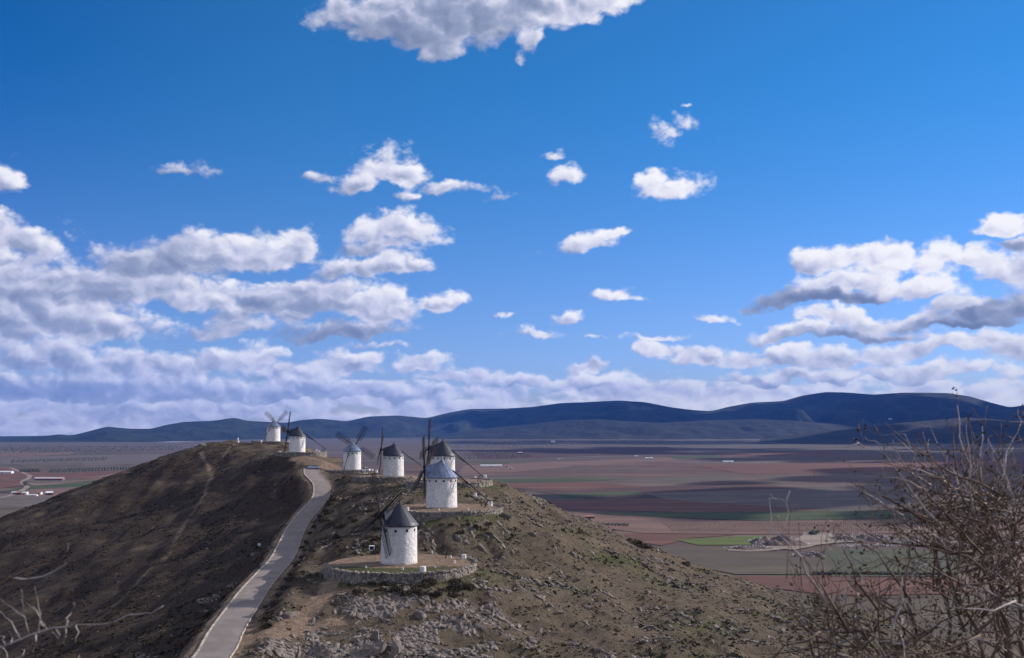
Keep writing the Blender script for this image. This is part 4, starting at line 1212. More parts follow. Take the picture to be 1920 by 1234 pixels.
# ------------------------------------------------------------------ cars
GLASS = simple_mat('car_glass', (0.015, 0.018, 0.024), 0.08, 0.1, 2.0, 0, 0, 0.6)
TYRE = simple_mat('tyre', (0.02, 0.02, 0.02), 0.8)
RIM = simple_mat('rim', (0.45, 0.46, 0.48), 0.35, 0.1, 3.0, 0, 0.8)
LAMP = simple_mat('headlight', (0.75, 0.78, 0.80), 0.15, 0.05)
TAIL = simple_mat('tail_light', (0.35, 0.02, 0.02), 0.25, 0.05)
def make_car(name, label, paint, loc, rz):
    root = empty(name, loc, rz)
    tag(root, label, 'car')
    # body: lofted cross sections along X (front at +X)
    secs = [(-2.02, .42, .78, .78), (-1.98, .30, .95, .82), (-1.5, .24, 1.00, .85), (-.6, .22, .98, .86), (.5, .22, .96, .86), (1.2, .24, .92, .84), (1.75, .28, .80, .80), (2.0, .36, .64, .70)]
    vs = []; fs = []
    for x, z0, z1, w in secs:
        vs += [(x, -w * .92, z0), (x, -w, z0 + (z1 - z0) * .45), (x, -w * .93, z1), (x, w * .93, z1), (x, w, z0 + (z1 - z0) * .45), (x, w * .92, z0)]
    for i in range(len(secs) - 1):
        for q in range(6):
            fs.append((i * 6 + q, i * 6 + (q + 1) % 6, (i + 1) * 6 + (q + 1) % 6, (i + 1) * 6 + q))
    fs += [tuple(range(6))[::-1], tuple((len(secs) - 1) * 6 + q for q in range(6))]
    MB().add(vs, fs, False).build('body', paint, root)
    cab = [(-1.85, .95, .80), (-1.35, 1.42, .64), (-.2, 1.48, .66), (.35, 1.42, .64), (1.05, .93, .79)]
    vs = []; fs = []
    for x, z, w in cab: vs += [(x, -w, z), (x, w, z)]
    fs = [(i * 2, i * 2 + 1, i * 2 + 3, i * 2 + 2) for i in range(1, 3)]
    MB().add(vs, fs).build('roof', paint, root)
    sd = []
    wz = [(-1.80, .96, .79), (-1.33, 1.39, .645), (.33, 1.39, .645), (1.0, .94, .785)]
    for sg in (-1, 1):
        MB().add([(x, sg * (w + 0.004), z) for x, z, w in wz], [(0, 1, 2, 3)]).build('side_window', GLASS, root)
        for xx in (-0.55,):
            MB().bar((xx, sg * .80, .95), (xx, sg * .665, 1.40), .09, .05).build('pillar', paint, root)
    MB().add([(.35, -.64, 1.42), (.35, .64, 1.42), (1.05, .79, .93), (1.05, -.79, .93)], [(0, 1, 2, 3)]).build('windscreen', GLASS, root)
    MB().add([(-1.35, -.64, 1.42), (-1.35, .64, 1.42), (-1.85, .80, .95), (-1.85, -.80, .95)], [(3, 2, 1, 0)]).build('rear_window', GLASS, root)
    for sx2 in (-1.25, 1.28):
        for sg in (-1, 1):
            wh = MB().tube([(sx2, sg * .62, .31), (sx2, sg * .87, .31)], .31, 14, False).build('wheel', TYRE, root)
            MB().tube([(sx2, sg * .80, .31), (sx2, sg * .885, .31)], .19, 10, False).build('rim', RIM, wh)
    for sg in (-1, 1):
        MB().box((1.93, sg * .55, .60), (.14, .30, .15)).build('headlight', LAMP, root)
        MB().box((-2.0, sg * .62, .78), (.08, .22, .20)).build('tail_light', TAIL, root)
    return root
PAINT_A = simple_mat('silver_blue_paint', (0.42, 0.50, 0.58), 0.3, 0.05, 2.0, 0, 0.3, 0.5)
PAINT_B = simple_mat('white_paint', (0.80, 0.80, 0.80), 0.3, 0.04, 2.0, 0, 0, 0.5)
p = ground_hit(587, 880)
make_car('parked_car', 'pale blue silver car at the top of the road below the sixth windmill', PAINT_A, (p.x, p.y, max(p.z, ground(p.x, p.y)) + 0.12), R(200))
p = on_level(684, 884, SITES[4].z)
make_car('parked_car', 'white car parked just right of the zinc cone windmill', PAINT_B, (p.x, p.y, max(SITES[4].z, ground(p.x, p.y))), R(165))

# ------------------------------------------------------------------ farm buildings on the plain
B_WALL = simple_mat('farm_wall', (0.62, 0.58, 0.54), 0.9, 0.12, 0.4)
B_WALLW = simple_mat('white_farm_wall', (0.62, 0.61, 0.60), 0.9, 0.06, 0.4)
B_BRICK = simple_mat('red_brick_wall', (0.21, 0.085, 0.065), 0.9, 0.2, 0.4)
B_ROOFR = simple_mat('tile_roof', (0.30, 0.16, 0.11), 0.9, 0.25, 0.5)
B_ROOFG = simple_mat('fibre_cement_roof', (0.46, 0.42, 0.42), 0.85, 0.15, 0.5)
B_ROOFW = simple_mat('white_sheet_roof', (0.60, 0.60, 0.62), 0.6, 0.05, 0.5)
B_DARK = simple_mat('dark_shed_wall', (0.07, 0.065, 0.07), 0.9, 0.2, 0.4)
B_OPEN = simple_mat('doorway', (0.03, 0.028, 0.028), 0.9)
def farm(px, py, L, W, H, rh, wall, roofm, label, rz=0.0, name='farm_building', z=0.0, p=None):
    p = p or on_plain(px, py, z)
    root = empty(name, (p.x, p.y, p.z), rz)
    tag(root, label, 'building', 'farm buildings on the plain')
    mb = MB()
    mb.add([(-L / 2, -W / 2, -1), (L / 2, -W / 2, -1), (L / 2, W / 2, -1), (-L / 2, W / 2, -1), (-L / 2, -W / 2, H), (L / 2, -W / 2, H), (L / 2, W / 2, H), (-L / 2, W / 2, H), (-L / 2, 0, H + rh), (L / 2, 0, H + rh)],
           [(0, 1, 5, 4), (2, 3, 7, 6), (1, 2, 6, 9, 5), (3, 0, 4, 8, 7), (0, 3, 2, 1)])
    mb.build('wall', wall, root)
    e = 0.5
    k = rh / (W / 2)
    mb = MB()
    for sg in (-1, 1):
        a = [(-L / 2 - e, sg * (W / 2 + e), H - e * k + .1), (L / 2 + e, sg * (W / 2 + e), H - e * k + .1), (L / 2 + e, 0, H + rh + .1), (-L / 2 - e, 0, H + rh + .1)]
        b_ = [(x, y, zz + .25) for x, y, zz in a]
        mb.add(a + b_, [(0, 1, 2, 3), (7, 6, 5, 4), (0, 4, 5, 1), (1, 5, 6, 2), (3, 2, 6, 7), (0, 3, 7, 4)])
    mb.build('roof', roofm, root)
    n = max(1, int(L / 9))
    for q in range(n):
        x = -L / 2 + L * (q + 0.5) / n
        big = (q == n // 2)
        w_, h_ = (3.0, min(3.2, H - .4)) if big else (1.4, 1.1)
        MB().box((x, -W / 2 - 0.03, h_ / 2 if big else H * 0.62), (w_, 0.12, h_)).build('door' if big else 'window', B_OPEN, root)
    return root
farm(921, 875.5, 66, 14, 4.5, 2.2, B_WALLW, B_ROOFW, 'long low white farm shed on the plain right of the windmills')
farm(951, 876, 16, 10, 4, 2, B_WALL, B_ROOFR, 'small tile-roofed house at the right end of the long white shed')
farm(1213, 861.5, 12, 9, 5, 2, B_WALLW, B_ROOFW, 'left one of two tiny bright white houses on the distant plain')
farm(1221, 861.5, 11, 9, 5.5, 2, B_WALLW, B_ROOFW, 'right one of two tiny bright white houses on the distant plain')
farm(1193, 857, 14, 9, 4, 2, B_WALLW, B_ROOFG, 'tiny pale house just left of the two white houses')
farm(1365, 867.5, 36, 12, 4, 2, B_WALL, B_ROOFW, 'pale bluish shed far out on the plain under the mountain saddle')
farm(1106, 972.5, 13, 7, 3.0, 1.2, B_BRICK, B_ROOFR, 'low red-brown shed on the pink field right of the ridge')
farm(975, 851, 20, 12, 5, 2.5, B_DARK, B_ROOFG, 'dark farmhouse on the distant dark field right of the windmills')
farm(1050, 862, 22, 10, 4, 2, B_WALL, B_ROOFR, 'small farmhouse on the tan strip beyond the long white shed')
farm(956, 880, 15, 9, 4, 2, B_WALL, B_ROOFR, 'small tile-roofed house below the end of the long white shed', 0.3)
farm(1037, 829.5, 30, 14, 8, 3, B_WALLW, B_ROOFW, 'far pale building at the foot of the mountains in the middle')
farm(6, 888, 50, 14, 4.5, 2.2, B_WALLW, B_ROOFW, 'long white shed at the left edge of the photo')
farm(93, 900.5, 67, 13, 4.2, 2.6, B_BRICK, B_ROOFG, 'long red shed with pale roof on the red soil, far left')
farm(27, 928, 9, 8, 4.5, 2, B_WALLW, B_ROOFG, 'leftmost small white house of the cluster near the ridge, far left')
farm(36, 928, 13, 9, 4.0, 2, B_BRICK, B_ROOFR, 'red brick house second from left in the left cluster')
farm(46, 928, 11, 8, 4.0, 2, B_WALLW, B_ROOFW, 'white house in the middle of the left cluster')
farm(62, 931, 16, 6, 2.6, 1.0, B_WALL, B_ROOFW, 'low pale shed right of the middle of the left cluster')
farm(74, 928, 8, 8, 4.2, 2, B_WALLW, B_ROOFR, 'small white tile-roofed house in the left cluster')
farm(92, 929, 12, 9, 5, 2.4, B_DARK, B_ROOFW, 'dark house with white gable at the right end of the left cluster', 0.5)
farm(1670, 789, 34, 16, 9, 3, B_WALLW, B_ROOFW, 'lone white building high on the mountain flank at right', 0.2, 'mountain_house', 0, at(1669, 786.5, 11300))

# ------------------------------------------------------------------ rubbish tip on the plain: low mounds, debris
TIP_MAT, b = new_mat('tip_earth')
gp = geo_coord()
n1 = NOISE3(gp, 0.06, 5.0, 0.65); n2 = NOISE3(gp, 0.5, 4.0, 0.65)
c_ = MIXC(SS(n1, 0.35, 0.65), (0.05, 0.045, 0.045, 1), (0.13, 0.085, 0.07, 1))
c_ = MIXC(M('MULTIPLY', SS(n2, 0.58, 0.72), 0.5), c_, (0.40, 0.38, 0.37, 1))
wput(b.inputs['Base Color'], c_); b.inputs['Roughness'].default_value = 0.95
CUR.pop()
DEBRIS = simple_mat('pale_debris', (0.55, 0.53, 0.52), 0.8, 0.4, 0.4)
def mound(px0, px1, py, h, depth, label, seed):
    a, c2 = on_plain(px0, py), on_plain(px1, py)
    L = (c2 - a).length; mid = (a + c2) / 2
    nx, ny = 60, 16
    xs = np.linspace(-L / 2, L / 2, nx); ys = np.linspace(-depth / 2, depth / 2, ny)
    X, Y = np.meshgrid(xs, ys)
    env = np.clip(1 - (np.abs(X) / (L / 2)) ** 2.5, 0, 1) * np.clip(1 - (np.abs(Y) / (depth / 2)) ** 2.2, 0, 1)
    Z = h * env * (0.75 + 0.7 * fbm(X / 14 + seed, Y / 14, 3)) - 0.6
    root = empty('rubble_mound', (mid.x, mid.y, 0)); tag(root, label, 'mound', 'mounds of the rubbish tip')
    link('earth', mesh_np('earth', np.stack([X.ravel(), Y.ravel(), Z.ravel()], 1), grid_faces(nx, ny), TIP_MAT), root)
    mb = MB(); r = random.Random(seed)
    for k in range(int(L * 1.1)):
        x = r.uniform(-L / 2, L / 2) * 0.95; y = r.uniform(-depth / 2, depth / 2) * 0.85
        zz = float(h * max(0, 1 - (abs(x) / (L / 2)) ** 2.5) * max(0, 1 - (abs(y) / (depth / 2)) ** 2.2) * 0.85) - 0.2
        s_ = r.uniform(0.3, 1.3)
        mb.box((x, y, zz + s_ * 0.3), (s_ * r.uniform(.6, 1.6), s_, s_ * r.uniform(.5, 1.0)), Matrix.Rotation(r.uniform(0, 3), 3, 'Z') @ Matrix.Rotation(r.uniform(-.5, .5), 3, 'X'), 0.8)
    tag(mb.build('debris', DEBRIS, root), None, None, None, 'stuff')
mound(1405, 1515, 1020, 10.0, 60, 'largest dark rubble mound of the tip, left of its pale track', 1)
mound(1358, 1460, 1030, 4.5, 26, 'long low dark rubble bank at the left foot of the tip', 2)
mound(1545, 1690, 1012, 7.5, 45, 'long dark rubble bank right of the tip entrance track', 3)
mound(1486, 1550, 1044, 6.0, 26, 'small grey rubble mound below the pale track of the tip', 4)
mound(1566, 1700, 1024, 2.2, 16, 'thin line of rubble along the track edge above the green field', 5)
mound(1680, 1800, 1018, 3.5, 30, 'reddish rubble bank at the right end of the tip', 6)
# ------------------------------------------------------------------ rocks
ROCK_MAT, b = new_mat('limestone')
gp = geo_coord()
n1 = NOISE3(gp, 0.8, 3.0, 0.6); n2 = NOISE3(gp, 5.0, 4.0, 0.65)
c_ = MIXC(SS(n1, 0.3, 0.7), (0.105, 0.085, 0.074, 1), (0.225, 0.188, 0.166, 1))
c_ = MIXC(M('MULTIPLY', SS(n2, 0.52, 0.72), 0.5), c_, (0.31, 0.268, 0.24, 1))
c_ = MIXC(M('MULTIPLY', SS(n2, 0.30, 0.44, 1.0, 0.0), 0.6), c_, (0.09, 0.08, 0.075, 1))
wput(b.inputs['Base Color'], c_); b.inputs['Roughness'].default_value = 0.95
BUMP(b, n2, 0.7, 0.12)
CUR.pop()

def ico(level=0):
    bm = bmesh.new(); bmesh.ops.create_icosphere(bm, subdivisions=level + 1, radius=1.0)
    v = np.array([tuple(x.co) for x in bm.verts]); f = np.array([[q.index for q in p.verts] for p in bm.faces]); bm.free()
    return v, f
ICO_V, ICO_F = ico(0)
rng = np.random.RandomState(21)
def ground_slope(x, y):
    e = 1.0
    return (ground_np(x + e, y) - ground_np(x - e, y)) / (2 * e), (ground_np(x, y + e) - ground_np(x, y - e)) / (2 * e)
def sample(n, mask, x0, x1, y0, y1, near=0.0):
    """random ground points with density mask"""
    xs = []; ys = []
    tot = 0
    while tot < n:
        x = rng.uniform(x0, x1, n * 2); y = y0 + (y1 - y0) * rng.rand(n * 2) ** (1 + near)
        m = bil(mask, x, y, GX0, GY0, GS)
        k = rng.rand(len(x)) < m
        xs.append(x[k]); ys.append(y[k]); tot += k.sum()
        if len(xs) > 40: break
    return np.concatenate(xs)[:n], np.concatenate(ys)[:n]
ON_TERR = np.ones_like(XX)
for c, r_ in zip(TERR_C, TERR_R): ON_TERR *= (np.hypot(XX - c.x, YY - c.y) > r_ + 1.2)
OFF_ROAD = (RD > 4.2)

def scatter_rocks(x, y, size, elong, name, variants=6, sink=0.35, ang=None):
    n = len(x)
    base = []
    for k in range(variants):
        v = ICO_V * rng.uniform(0.72, 1.25, (len(ICO_V), 1)) * np.array([1, 1, 0.75])
        base.append(v)
    base = np.array(base)
    B_ = base[rng.randint(0, variants, n)]                       # n,12,3
    sx = size * elong * rng.uniform(0.8, 1.3, n); sy = size * rng.uniform(0.55, 0.9, n); szz = size * rng.uniform(0.4, 0.85, n)
    B_ = B_ * np.stack([sx, sy, szz], 1)[:, None, :]
    a = (math.atan2(DY_, DX_) if ang is None else ang) + rng.normal(0, 0.5, n)
    ca, sa = np.cos(a)[:, None], np.sin(a)[:, None]
    X = B_[:, :, 0] * ca - B_[:, :, 1] * sa; Y = B_[:, :, 0] * sa + B_[:, :, 1] * ca
    gxs, gys = ground_slope(x, y)
    Z = B_[:, :, 2] + X * gxs[:, None] + Y * gys[:, None]
    V_ = np.stack([X + x[:, None], Y + y[:, None], Z + (ground_np(x, y) + szz * (0.6 - sink))[:, None]], 2).reshape(-1, 3)
    F_ = (ICO_F[None] + (np.arange(n) * len(ICO_V))[:, None, None]).reshape(-1, 3)
    return mesh_np(name, V_, F_, ROCK_MAT)
vis = ON_TERR * OFF_ROAD
x, y = sample(19000, np.clip(ROCK * 1.2, 0, 1) * vis, -75, 110, 135, 330, 0.5)
me = scatter_rocks(x, y, 0.08 + 0.46 * rng.rand(len(x)) ** 4.0, 1.9, 'rocky_ground')
tag(link('rocky_ground', me), 'scattered pale limestone rubble over the ridge', None, None, 'stuff')
x, y = sample(3600, np.clip(0.10 + 0.3 * (nz2 > 0.2) , 0, 1) * vis, -230, 120, 135, 470)
me = scatter_rocks(x, y, 0.10 + 0.22 * rng.rand(len(x)) ** 2, 1.2, 'loose_stones')
tag(link('loose_stones', me), 'loose small stones in the grass of the ridge', None, None, 'stuff')

# outcrops and slabs that stand out singly
def boulder(px, py, w, d, h, label, rz, seed, name='boulder', cat='boulder', parts=0):
    p = ground_hit(px, py)
    if p is None: return
    r2 = np.random.RandomState(seed)
    bm = bmesh.new()
    for q in range(int(26 + 4 * max(w, d))):
        a = r2.uniform(-1, 1, 3); a = a / max(np.abs(a).max(), 1e-6) * r2.uniform(0.75, 1.0)
        taper = 1 - 0.25 * (a[2] + 1) / 2
        bm.verts.new((a[0] * w / 2 * taper, a[1] * d / 2 * taper, a[2] * h / 2))
    bmesh.ops.convex_hull(bm, input=bm.verts)
    bmesh.ops.delete(bm, geom=[q for q in bm.verts if not q.link_faces], context='VERTS')
    bmesh.ops.triangulate(bm, faces=bm.faces[:])
    bmesh.ops.subdivide_edges(bm, edges=bm.edges[:], cuts=2, use_grid_fill=True)
    bm.verts.ensure_lookup_table(); bm.verts.index_update()
    v = np.array([tuple(q.co) for q in bm.verts]); bmesh.ops.triangulate(bm, faces=bm.faces[:]); f = np.array([[q.index for q in fc.verts] for fc in bm.faces]); bm.free()
    nn = fbm(v[:, 0] * 1.3 + seed * 3.1, v[:, 1] * 1.3 + v[:, 2] * 0.9, 3)
    v = v * (1 + 0.22 * nn)[:, None]
    g1, g2 = ground_slope(np.array([p.x]), np.array([p.y]))
    ca, sa = math.cos(rz), math.sin(rz)
    X = v[:, 0] * ca - v[:, 1] * sa; Y = v[:, 0] * sa + v[:, 1] * ca
    v = np.stack([X, Y, v[:, 2] + X * g1[0] + Y * g2[0] + h * 0.18], 1)
    o = link(name, mesh_np(name, v, f, ROCK_MAT), None, p)
    return tag(o, label, cat, 'rock outcrops on the ridge')
SA = -0.85
boulder(702, 1222, 4.5, 3.0, 2.2, 'big pale flat boulder at the bottom edge left of the grassy gully', 0.1, 1)
boulder(703, 1200, 1.6, 3.4, 2.2, 'upright pale rock face beside the grassy gully, above the flat boulder', 0.15, 2)
boulder(742, 1222, 1.6, 5.0, 2.0, 'long dark rock rib on the right side of the grassy gully', 0.05, 3)
boulder(933, 1015, 5.5, 0.5, 0.6, 'long pale straight rock slab right of the nearest windmill', SA, 4, 'rock_slab', 'rock slab')
boulder(952, 1076, 4.0, 0.5, 0.55, 'pale thin rock slab below right of the nearest terrace', SA, 5, 'rock_slab', 'rock slab')
boulder(950, 968, 4.5, 0.6, 0.7, 'grey rock slab below the right end of the second terrace', SA, 6, 'rock_slab', 'rock slab')
boulder(1000, 1003, 2.4, 1.0, 0.9, 'blocky pale outcrop on the upper right slope', SA, 7)
boulder(1075, 1042, 2.2, 0.9, 0.9, 'pale outcrop midway down the right slope', SA, 8)
boulder(1140, 1035, 3.0, 0.8, 0.8, 'dark jagged outcrop near the right skyline of the slope', SA, 9)
boulder(860, 1013, 2.6, 1.1, 1.0, 'grey rock just behind right of the nearest windmill', SA, 10)
boulder(905, 1030, 3.0, 0.8, 0.8, 'grey rock above the right end of the nearest terrace', SA, 11)
boulder(545, 1158, 2.6, 1.6, 1.1, 'low grey rock at the edge of the footpath near the road', 0.6, 12)
boulder(1210, 1062, 3.2, 1.2, 1.1, 'low dark outcrop on the right slope just under the skyline', SA, 13)
boulder(825, 925, 3.0, 1.2, 1.0, 'grey rock ledge behind the grey-roofed windmill', SA, 14)
boulder(790, 1160, 3.0, 1.6, 1.4, 'grey rock cluster below the nearest terrace wall', SA, 15)
boulder(850, 1168, 2.6, 0.9, 0.8, 'pale rock rib right of the cluster below the nearest terrace', SA, 16)

# ------------------------------------------------------------------ low plants
def veg_mat(name, c1, c2, c3):
    m, b_ = new_mat(name)
    p_ = geo_coord()
    n_ = NOISE3(p_, 0.45, 3.0, 0.6); n2_ = NOISE3(p_, 3.0, 2.0, 0.6)
    k_ = MIXC(SS(n_, 0.35, 0.65), c4(c1), c4(c2)); k_ = MIXC(SS(n2_, 0.5, 0.75), k_, c4(c3))
    wput(b_.inputs['Base Color'], k_); b_.inputs['Roughness'].default_value = 0.9; b_.inputs['Specular IOR Level'].default_value = 0.1
    CUR.pop()
    return m
TUFT = veg_mat('dry_tuft', (0.058, 0.046, 0.030), (0.092, 0.074, 0.048), (0.130, 0.104, 0.074))
SHRUB = veg_mat('shrub_leaf', (0.040, 0.034, 0.023), (0.062, 0.050, 0.034), (0.092, 0.074, 0.054))
SCRUB_DARK = veg_mat('dark_scrub', (0.020, 0.016, 0.012), (0.034, 0.026, 0.019), (0.052, 0.040, 0.030))
def tufts(x, y, size, mat, name, blades=9, up=0.8):
    n = len(x)
    a = rng.uniform(0, 2 * np.pi, (n, blades)); t = rng.uniform(0.15, 1.0, (n, blades))
    rad = size[:, None] * rng.uniform(0.1, 0.9, (n, blades)); hgt = size[:, None] * up * rng.uniform(0.4, 1.1, (n, blades)) * (1.15 - 0.6 * rad / size[:, None])
    bx = x[:, None] + rad * np.cos(a); by = y[:, None] + rad * np.sin(a); bz = ground_np(bx, by) - 0.05
    w = size[:, None] * rng.uniform(0.18, 0.42, (n, blades)); pa = rng.uniform(0, np.pi, (n, blades))
    dx, dy = w * np.cos(pa), w * np.sin(pa)
    lx, ly = rng.normal(0, 0.35, (n, blades)) * hgt, rng.normal(0, 0.35, (n, blades)) * hgt
    P1 = np.stack([bx - dx, by - dy, bz], 2); P2 = np.stack([bx + dx, by + dy, bz], 2)
    P3 = np.stack([bx + lx + 0.45 * dx, by + ly + 0.45 * dy, bz + hgt], 2); P4 = np.stack([bx + lx - 0.5 * dx, by + ly - 0.5 * dy, bz + hgt * 0.92], 2)
    V_ = np.stack([P1, P2, P3, P4], 2).reshape(-1, 3)
    F_ = np.arange(len(V_)).reshape(-1, 4)
    return mesh_np(name, V_, F_, mat)
free = np.clip(1 - BARE * 1.3, 0, 1) * vis
x, y = sample(20000, np.clip(0.35 + 0.8 * nz2, 0, 1) * free, -110, 120, 135, 340, 0.4)
tag(link('dry_grass', tufts(x, y, 0.22 + 0.35 * rng.rand(len(x)) ** 2, TUFT, 'dry_grass', 7)), 'dry grass tufts over the right side of the ridge', None, None, 'stuff')
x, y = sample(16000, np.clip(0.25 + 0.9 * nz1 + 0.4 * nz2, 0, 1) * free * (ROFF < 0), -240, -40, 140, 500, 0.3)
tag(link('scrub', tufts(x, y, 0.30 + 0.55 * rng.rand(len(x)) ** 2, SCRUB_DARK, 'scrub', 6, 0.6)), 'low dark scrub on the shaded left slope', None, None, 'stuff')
x, y = sample(1900, np.clip(-0.05 + 1.3 * nz1 + 0.7 * nz2, 0, 1) * free * (ROFF > 0), -110, 100, 140, 420)
tag(link('scrub', tufts(x, y, 0.35 + 0.6 * rng.rand(len(x)) ** 2, SHRUB, 'scrub', 9, 0.8)), 'low dark scrub between the rocks on the right slope', None, None, 'stuff')

# single shrubs
def shrub_mesh(seed, n=170):
    r2 = np.random.RandomState(seed)
    v = r2.normal(0, 1, (n, 3)); v /= np.linalg.norm(v, axis=1)[:, None]
    v[:, 2] = np.abs(v[:, 2])
    lump = 1 + 0.45 * fbm(v[:, 0] * 1.6 + seed, v[:, 1] * 1.6 + v[:, 2], 3)
    c = v * (r2.uniform(0.55, 1.0, n) * lump)[:, None] * np.array([1, 1, 0.75])
    u = r2.normal(0, 1, (n, 3)); u /= np.linalg.norm(u, axis=1)[:, None]
    w_ = np.cross(u, r2.normal(0, 1, (n, 3))); w_ /= np.linalg.norm(w_, axis=1)[:, None]
    s = r2.uniform(0.10, 0.22, n)[:, None]
    V_ = np.stack([c - u * s, c + w_ * s * 0.6, c + u * s, c - w_ * s * 0.6], 1).reshape(-1, 3)
    return mesh_np('foliage', V_, np.arange(len(V_)).reshape(-1, 4), SHRUB)
def stems_mesh(seed):
    r = random.Random(seed); mb = MB()
    for k in range(6):
        a = r.uniform(0, 6.28)
        mb.tube([(0, 0, -0.1), (0.3 * math.cos(a), 0.3 * math.sin(a), 0.3), (0.6 * math.cos(a), 0.6 * math.sin(a), 0.6)], [0.04, 0.03, 0.015], 4)
    return mb.mesh('stems', WOOD_GREY)
SHV = [shrub_mesh(k) for k in range(5)]; STV = [stems_mesh(k) for k in range(3)]
def shrubs(px_list, label, group, smin, smax):
    r = random.Random(len(px_list))
    for px, py in px_list:
        p = ground_hit(px, py)
        if p is None: continue
        root = empty('shrub', p, r.uniform(0, 6.28))
        s = r.uniform(smin, smax); root.scale = (s, s, s * r.uniform(0.8, 1.15))
        tag(root, label, 'shrub', group)
        link('foliage', r.choice(SHV), root); link('stems', r.choice(STV), root)
r = random.Random(3)
shrubs([(r.uniform(668, 880), r.uniform(1092, 1120) - abs(u - 10) * 0.0) for u in range(30)], 'dark shrub growing below the nearest terrace wall', 'shrubs below the nearest terrace', 0.7, 1.4)
shrubs([(r.uniform(785, 935), r.uniform(985, 1003)) for u in range(12)], 'dark shrub in the grass below the second terrace wall', 'shrubs below the second terrace', 0.6, 1.0)
edge = [(498, 1180), (500, 1165), (506, 1150), (512, 1135), (520, 1118), (530, 1105), (538, 1090), (545, 1078), (555, 1062), (562, 1048), (568, 1032), (573, 1018), (580, 1003), (588, 990), (596, 975), (606, 962), (615, 950), (622, 938)]
shrubs([(x_ + r.uniform(-1, 7), y_ + r.uniform(-4, 4)) for x_, y_ in edge for _ in (0, 1)], 'dark shrub on the bank along the right edge of the road', 'shrubs along the road bank', 0.6, 1.15)
shrubs([(r.uniform(585, 720), r.uniform(955, 1040)) for u in range(26)], 'dark shrub on the slope between the road and the windmills', 'shrubs between road and windmills', 0.7, 1.4)
shrubs([(1195, 1020), (1206, 1026), (1215, 1029), (1180, 1014), (1285, 1060)], 'dark shrub on the right skyline of the slope', 'shrubs on the right skyline', 1.0, 1.6)

# ------------------------------------------------------------------ olive groves, vines and scrub on the plain
OLIVE = veg_mat('olive_foliage', (0.045, 0.052, 0.035), (0.070, 0.075, 0.052), (0.095, 0.095, 0.07))
def grove(pxs, sp_x, sp_y, size, name, label, jit=0.15, limit=5000, mat=None):
    pts = [on_plain(*p) for p in pxs]
    xs = [p.x for p in pts]; ys = [p.y for p in pts]
    gxs, gys = np.meshgrid(np.arange(min(xs), max(xs), sp_x), np.arange(min(ys), max(ys), sp_y))
    gxs = gxs.ravel() + rng.uniform(-jit, jit, gxs.size) * sp_x; gys = gys.ravel() + rng.uniform(-jit, jit, gys.size) * sp_y
    inside = np.zeros(len(gxs), bool); n = len(pts)
    for i in range(n):
        a, b_ = pts[i], pts[(i + 1) % n]
        cond = (a.y > gys) != (b_.y > gys)
        xi = (b_.x - a.x) * (gys - a.y) / ((b_.y - a.y) if abs(b_.y - a.y) > 1e-9 else 1e-9) + a.x
        inside ^= cond & (gxs < xi)
    gxs, gys = gxs[inside][:limit], gys[inside][:limit]
    m_ = len(gxs)
    if m_ == 0: return
    v = ICO_V[None] * (size * rng.uniform(0.7, 1.2, m_))[:, None, None] * np.array([1, 1, 0.85]) * rng.uniform(0.8, 1.2, (m_, 12, 1))
    v = v + np.stack([gxs, gys, np.full(m_, size * 1.0)], 1)[:, None, :]
    F_ = (ICO_F[None] + (np.arange(m_) * 12)[:, None, None]).reshape(-1, 3)
    tag(link(name, mesh_np(name, v.reshape(-1, 3), F_, mat or OLIVE)), label, None, None, 'stuff')
grove([(20, 863), (200, 858), (200, 864), (20, 869)], 12, 40, 2.0, 'olive_grove', 'rows of olive trees on the far left plain', 0.3)
grove([(95, 881), (265, 875), (255, 882), (90, 887)], 9, 22, 2.1, 'olive_grove', 'rows of olive trees above the red field on the left')
grove([(840, 826), (1000, 822), (1250, 824), (1250, 834), (860, 842)], 34, 130, 2.0, 'olive_grove', 'far olive groves below the mountains in the middle', 0.5)
grove([(0, 838), (330, 836), (360, 845), (0, 850)], 22, 90, 2.4, 'olive_grove', 'far olive groves at the left foot of the mountains', 0.5)
grove([(860, 850), (980, 846), (1000, 858), (870, 862)], 14, 45, 1.7, 'olive_grove', 'olive rows behind the long white shed', 0.4)
grove([(1240, 981), (1700, 980), (1720, 998), (1260, 998)], 5.0, 7.5, 0.75, 'vineyard', 'rows of bare vines in the pinkish field on the right', 0.08)
grove([(36, 882), (72, 881), (76, 885), (38, 886)], 7, 10, 3.0, 'thicket', 'dark thicket beside the farm track on the left', 0.5)
grove([(44, 905), (50, 904), (52, 911), (47, 912)], 4, 5, 2.2, 'thicket', 'dark bushes in the bend of the farm track', 0.5)
grove([(1525, 1076), (1790, 1077), (1790, 1079.5), (1525, 1078.5)], 2.4, 2.0, 1.4, 'hedge', 'dark hedge line along the lower edge of the green field', 0.5)
grove([(1110, 982), (1180, 984), (1180, 988), (1115, 986)], 5, 4, 1.2, 'thicket', 'dark scrub line on the pale field right of the ridge', 0.5)
grove([(1519, 1001), (1533, 1000), (1533, 1004), (1519, 1004)], 3, 3, 2.6, 'thicket', 'dark bush at the head of the tip track', 0.4)
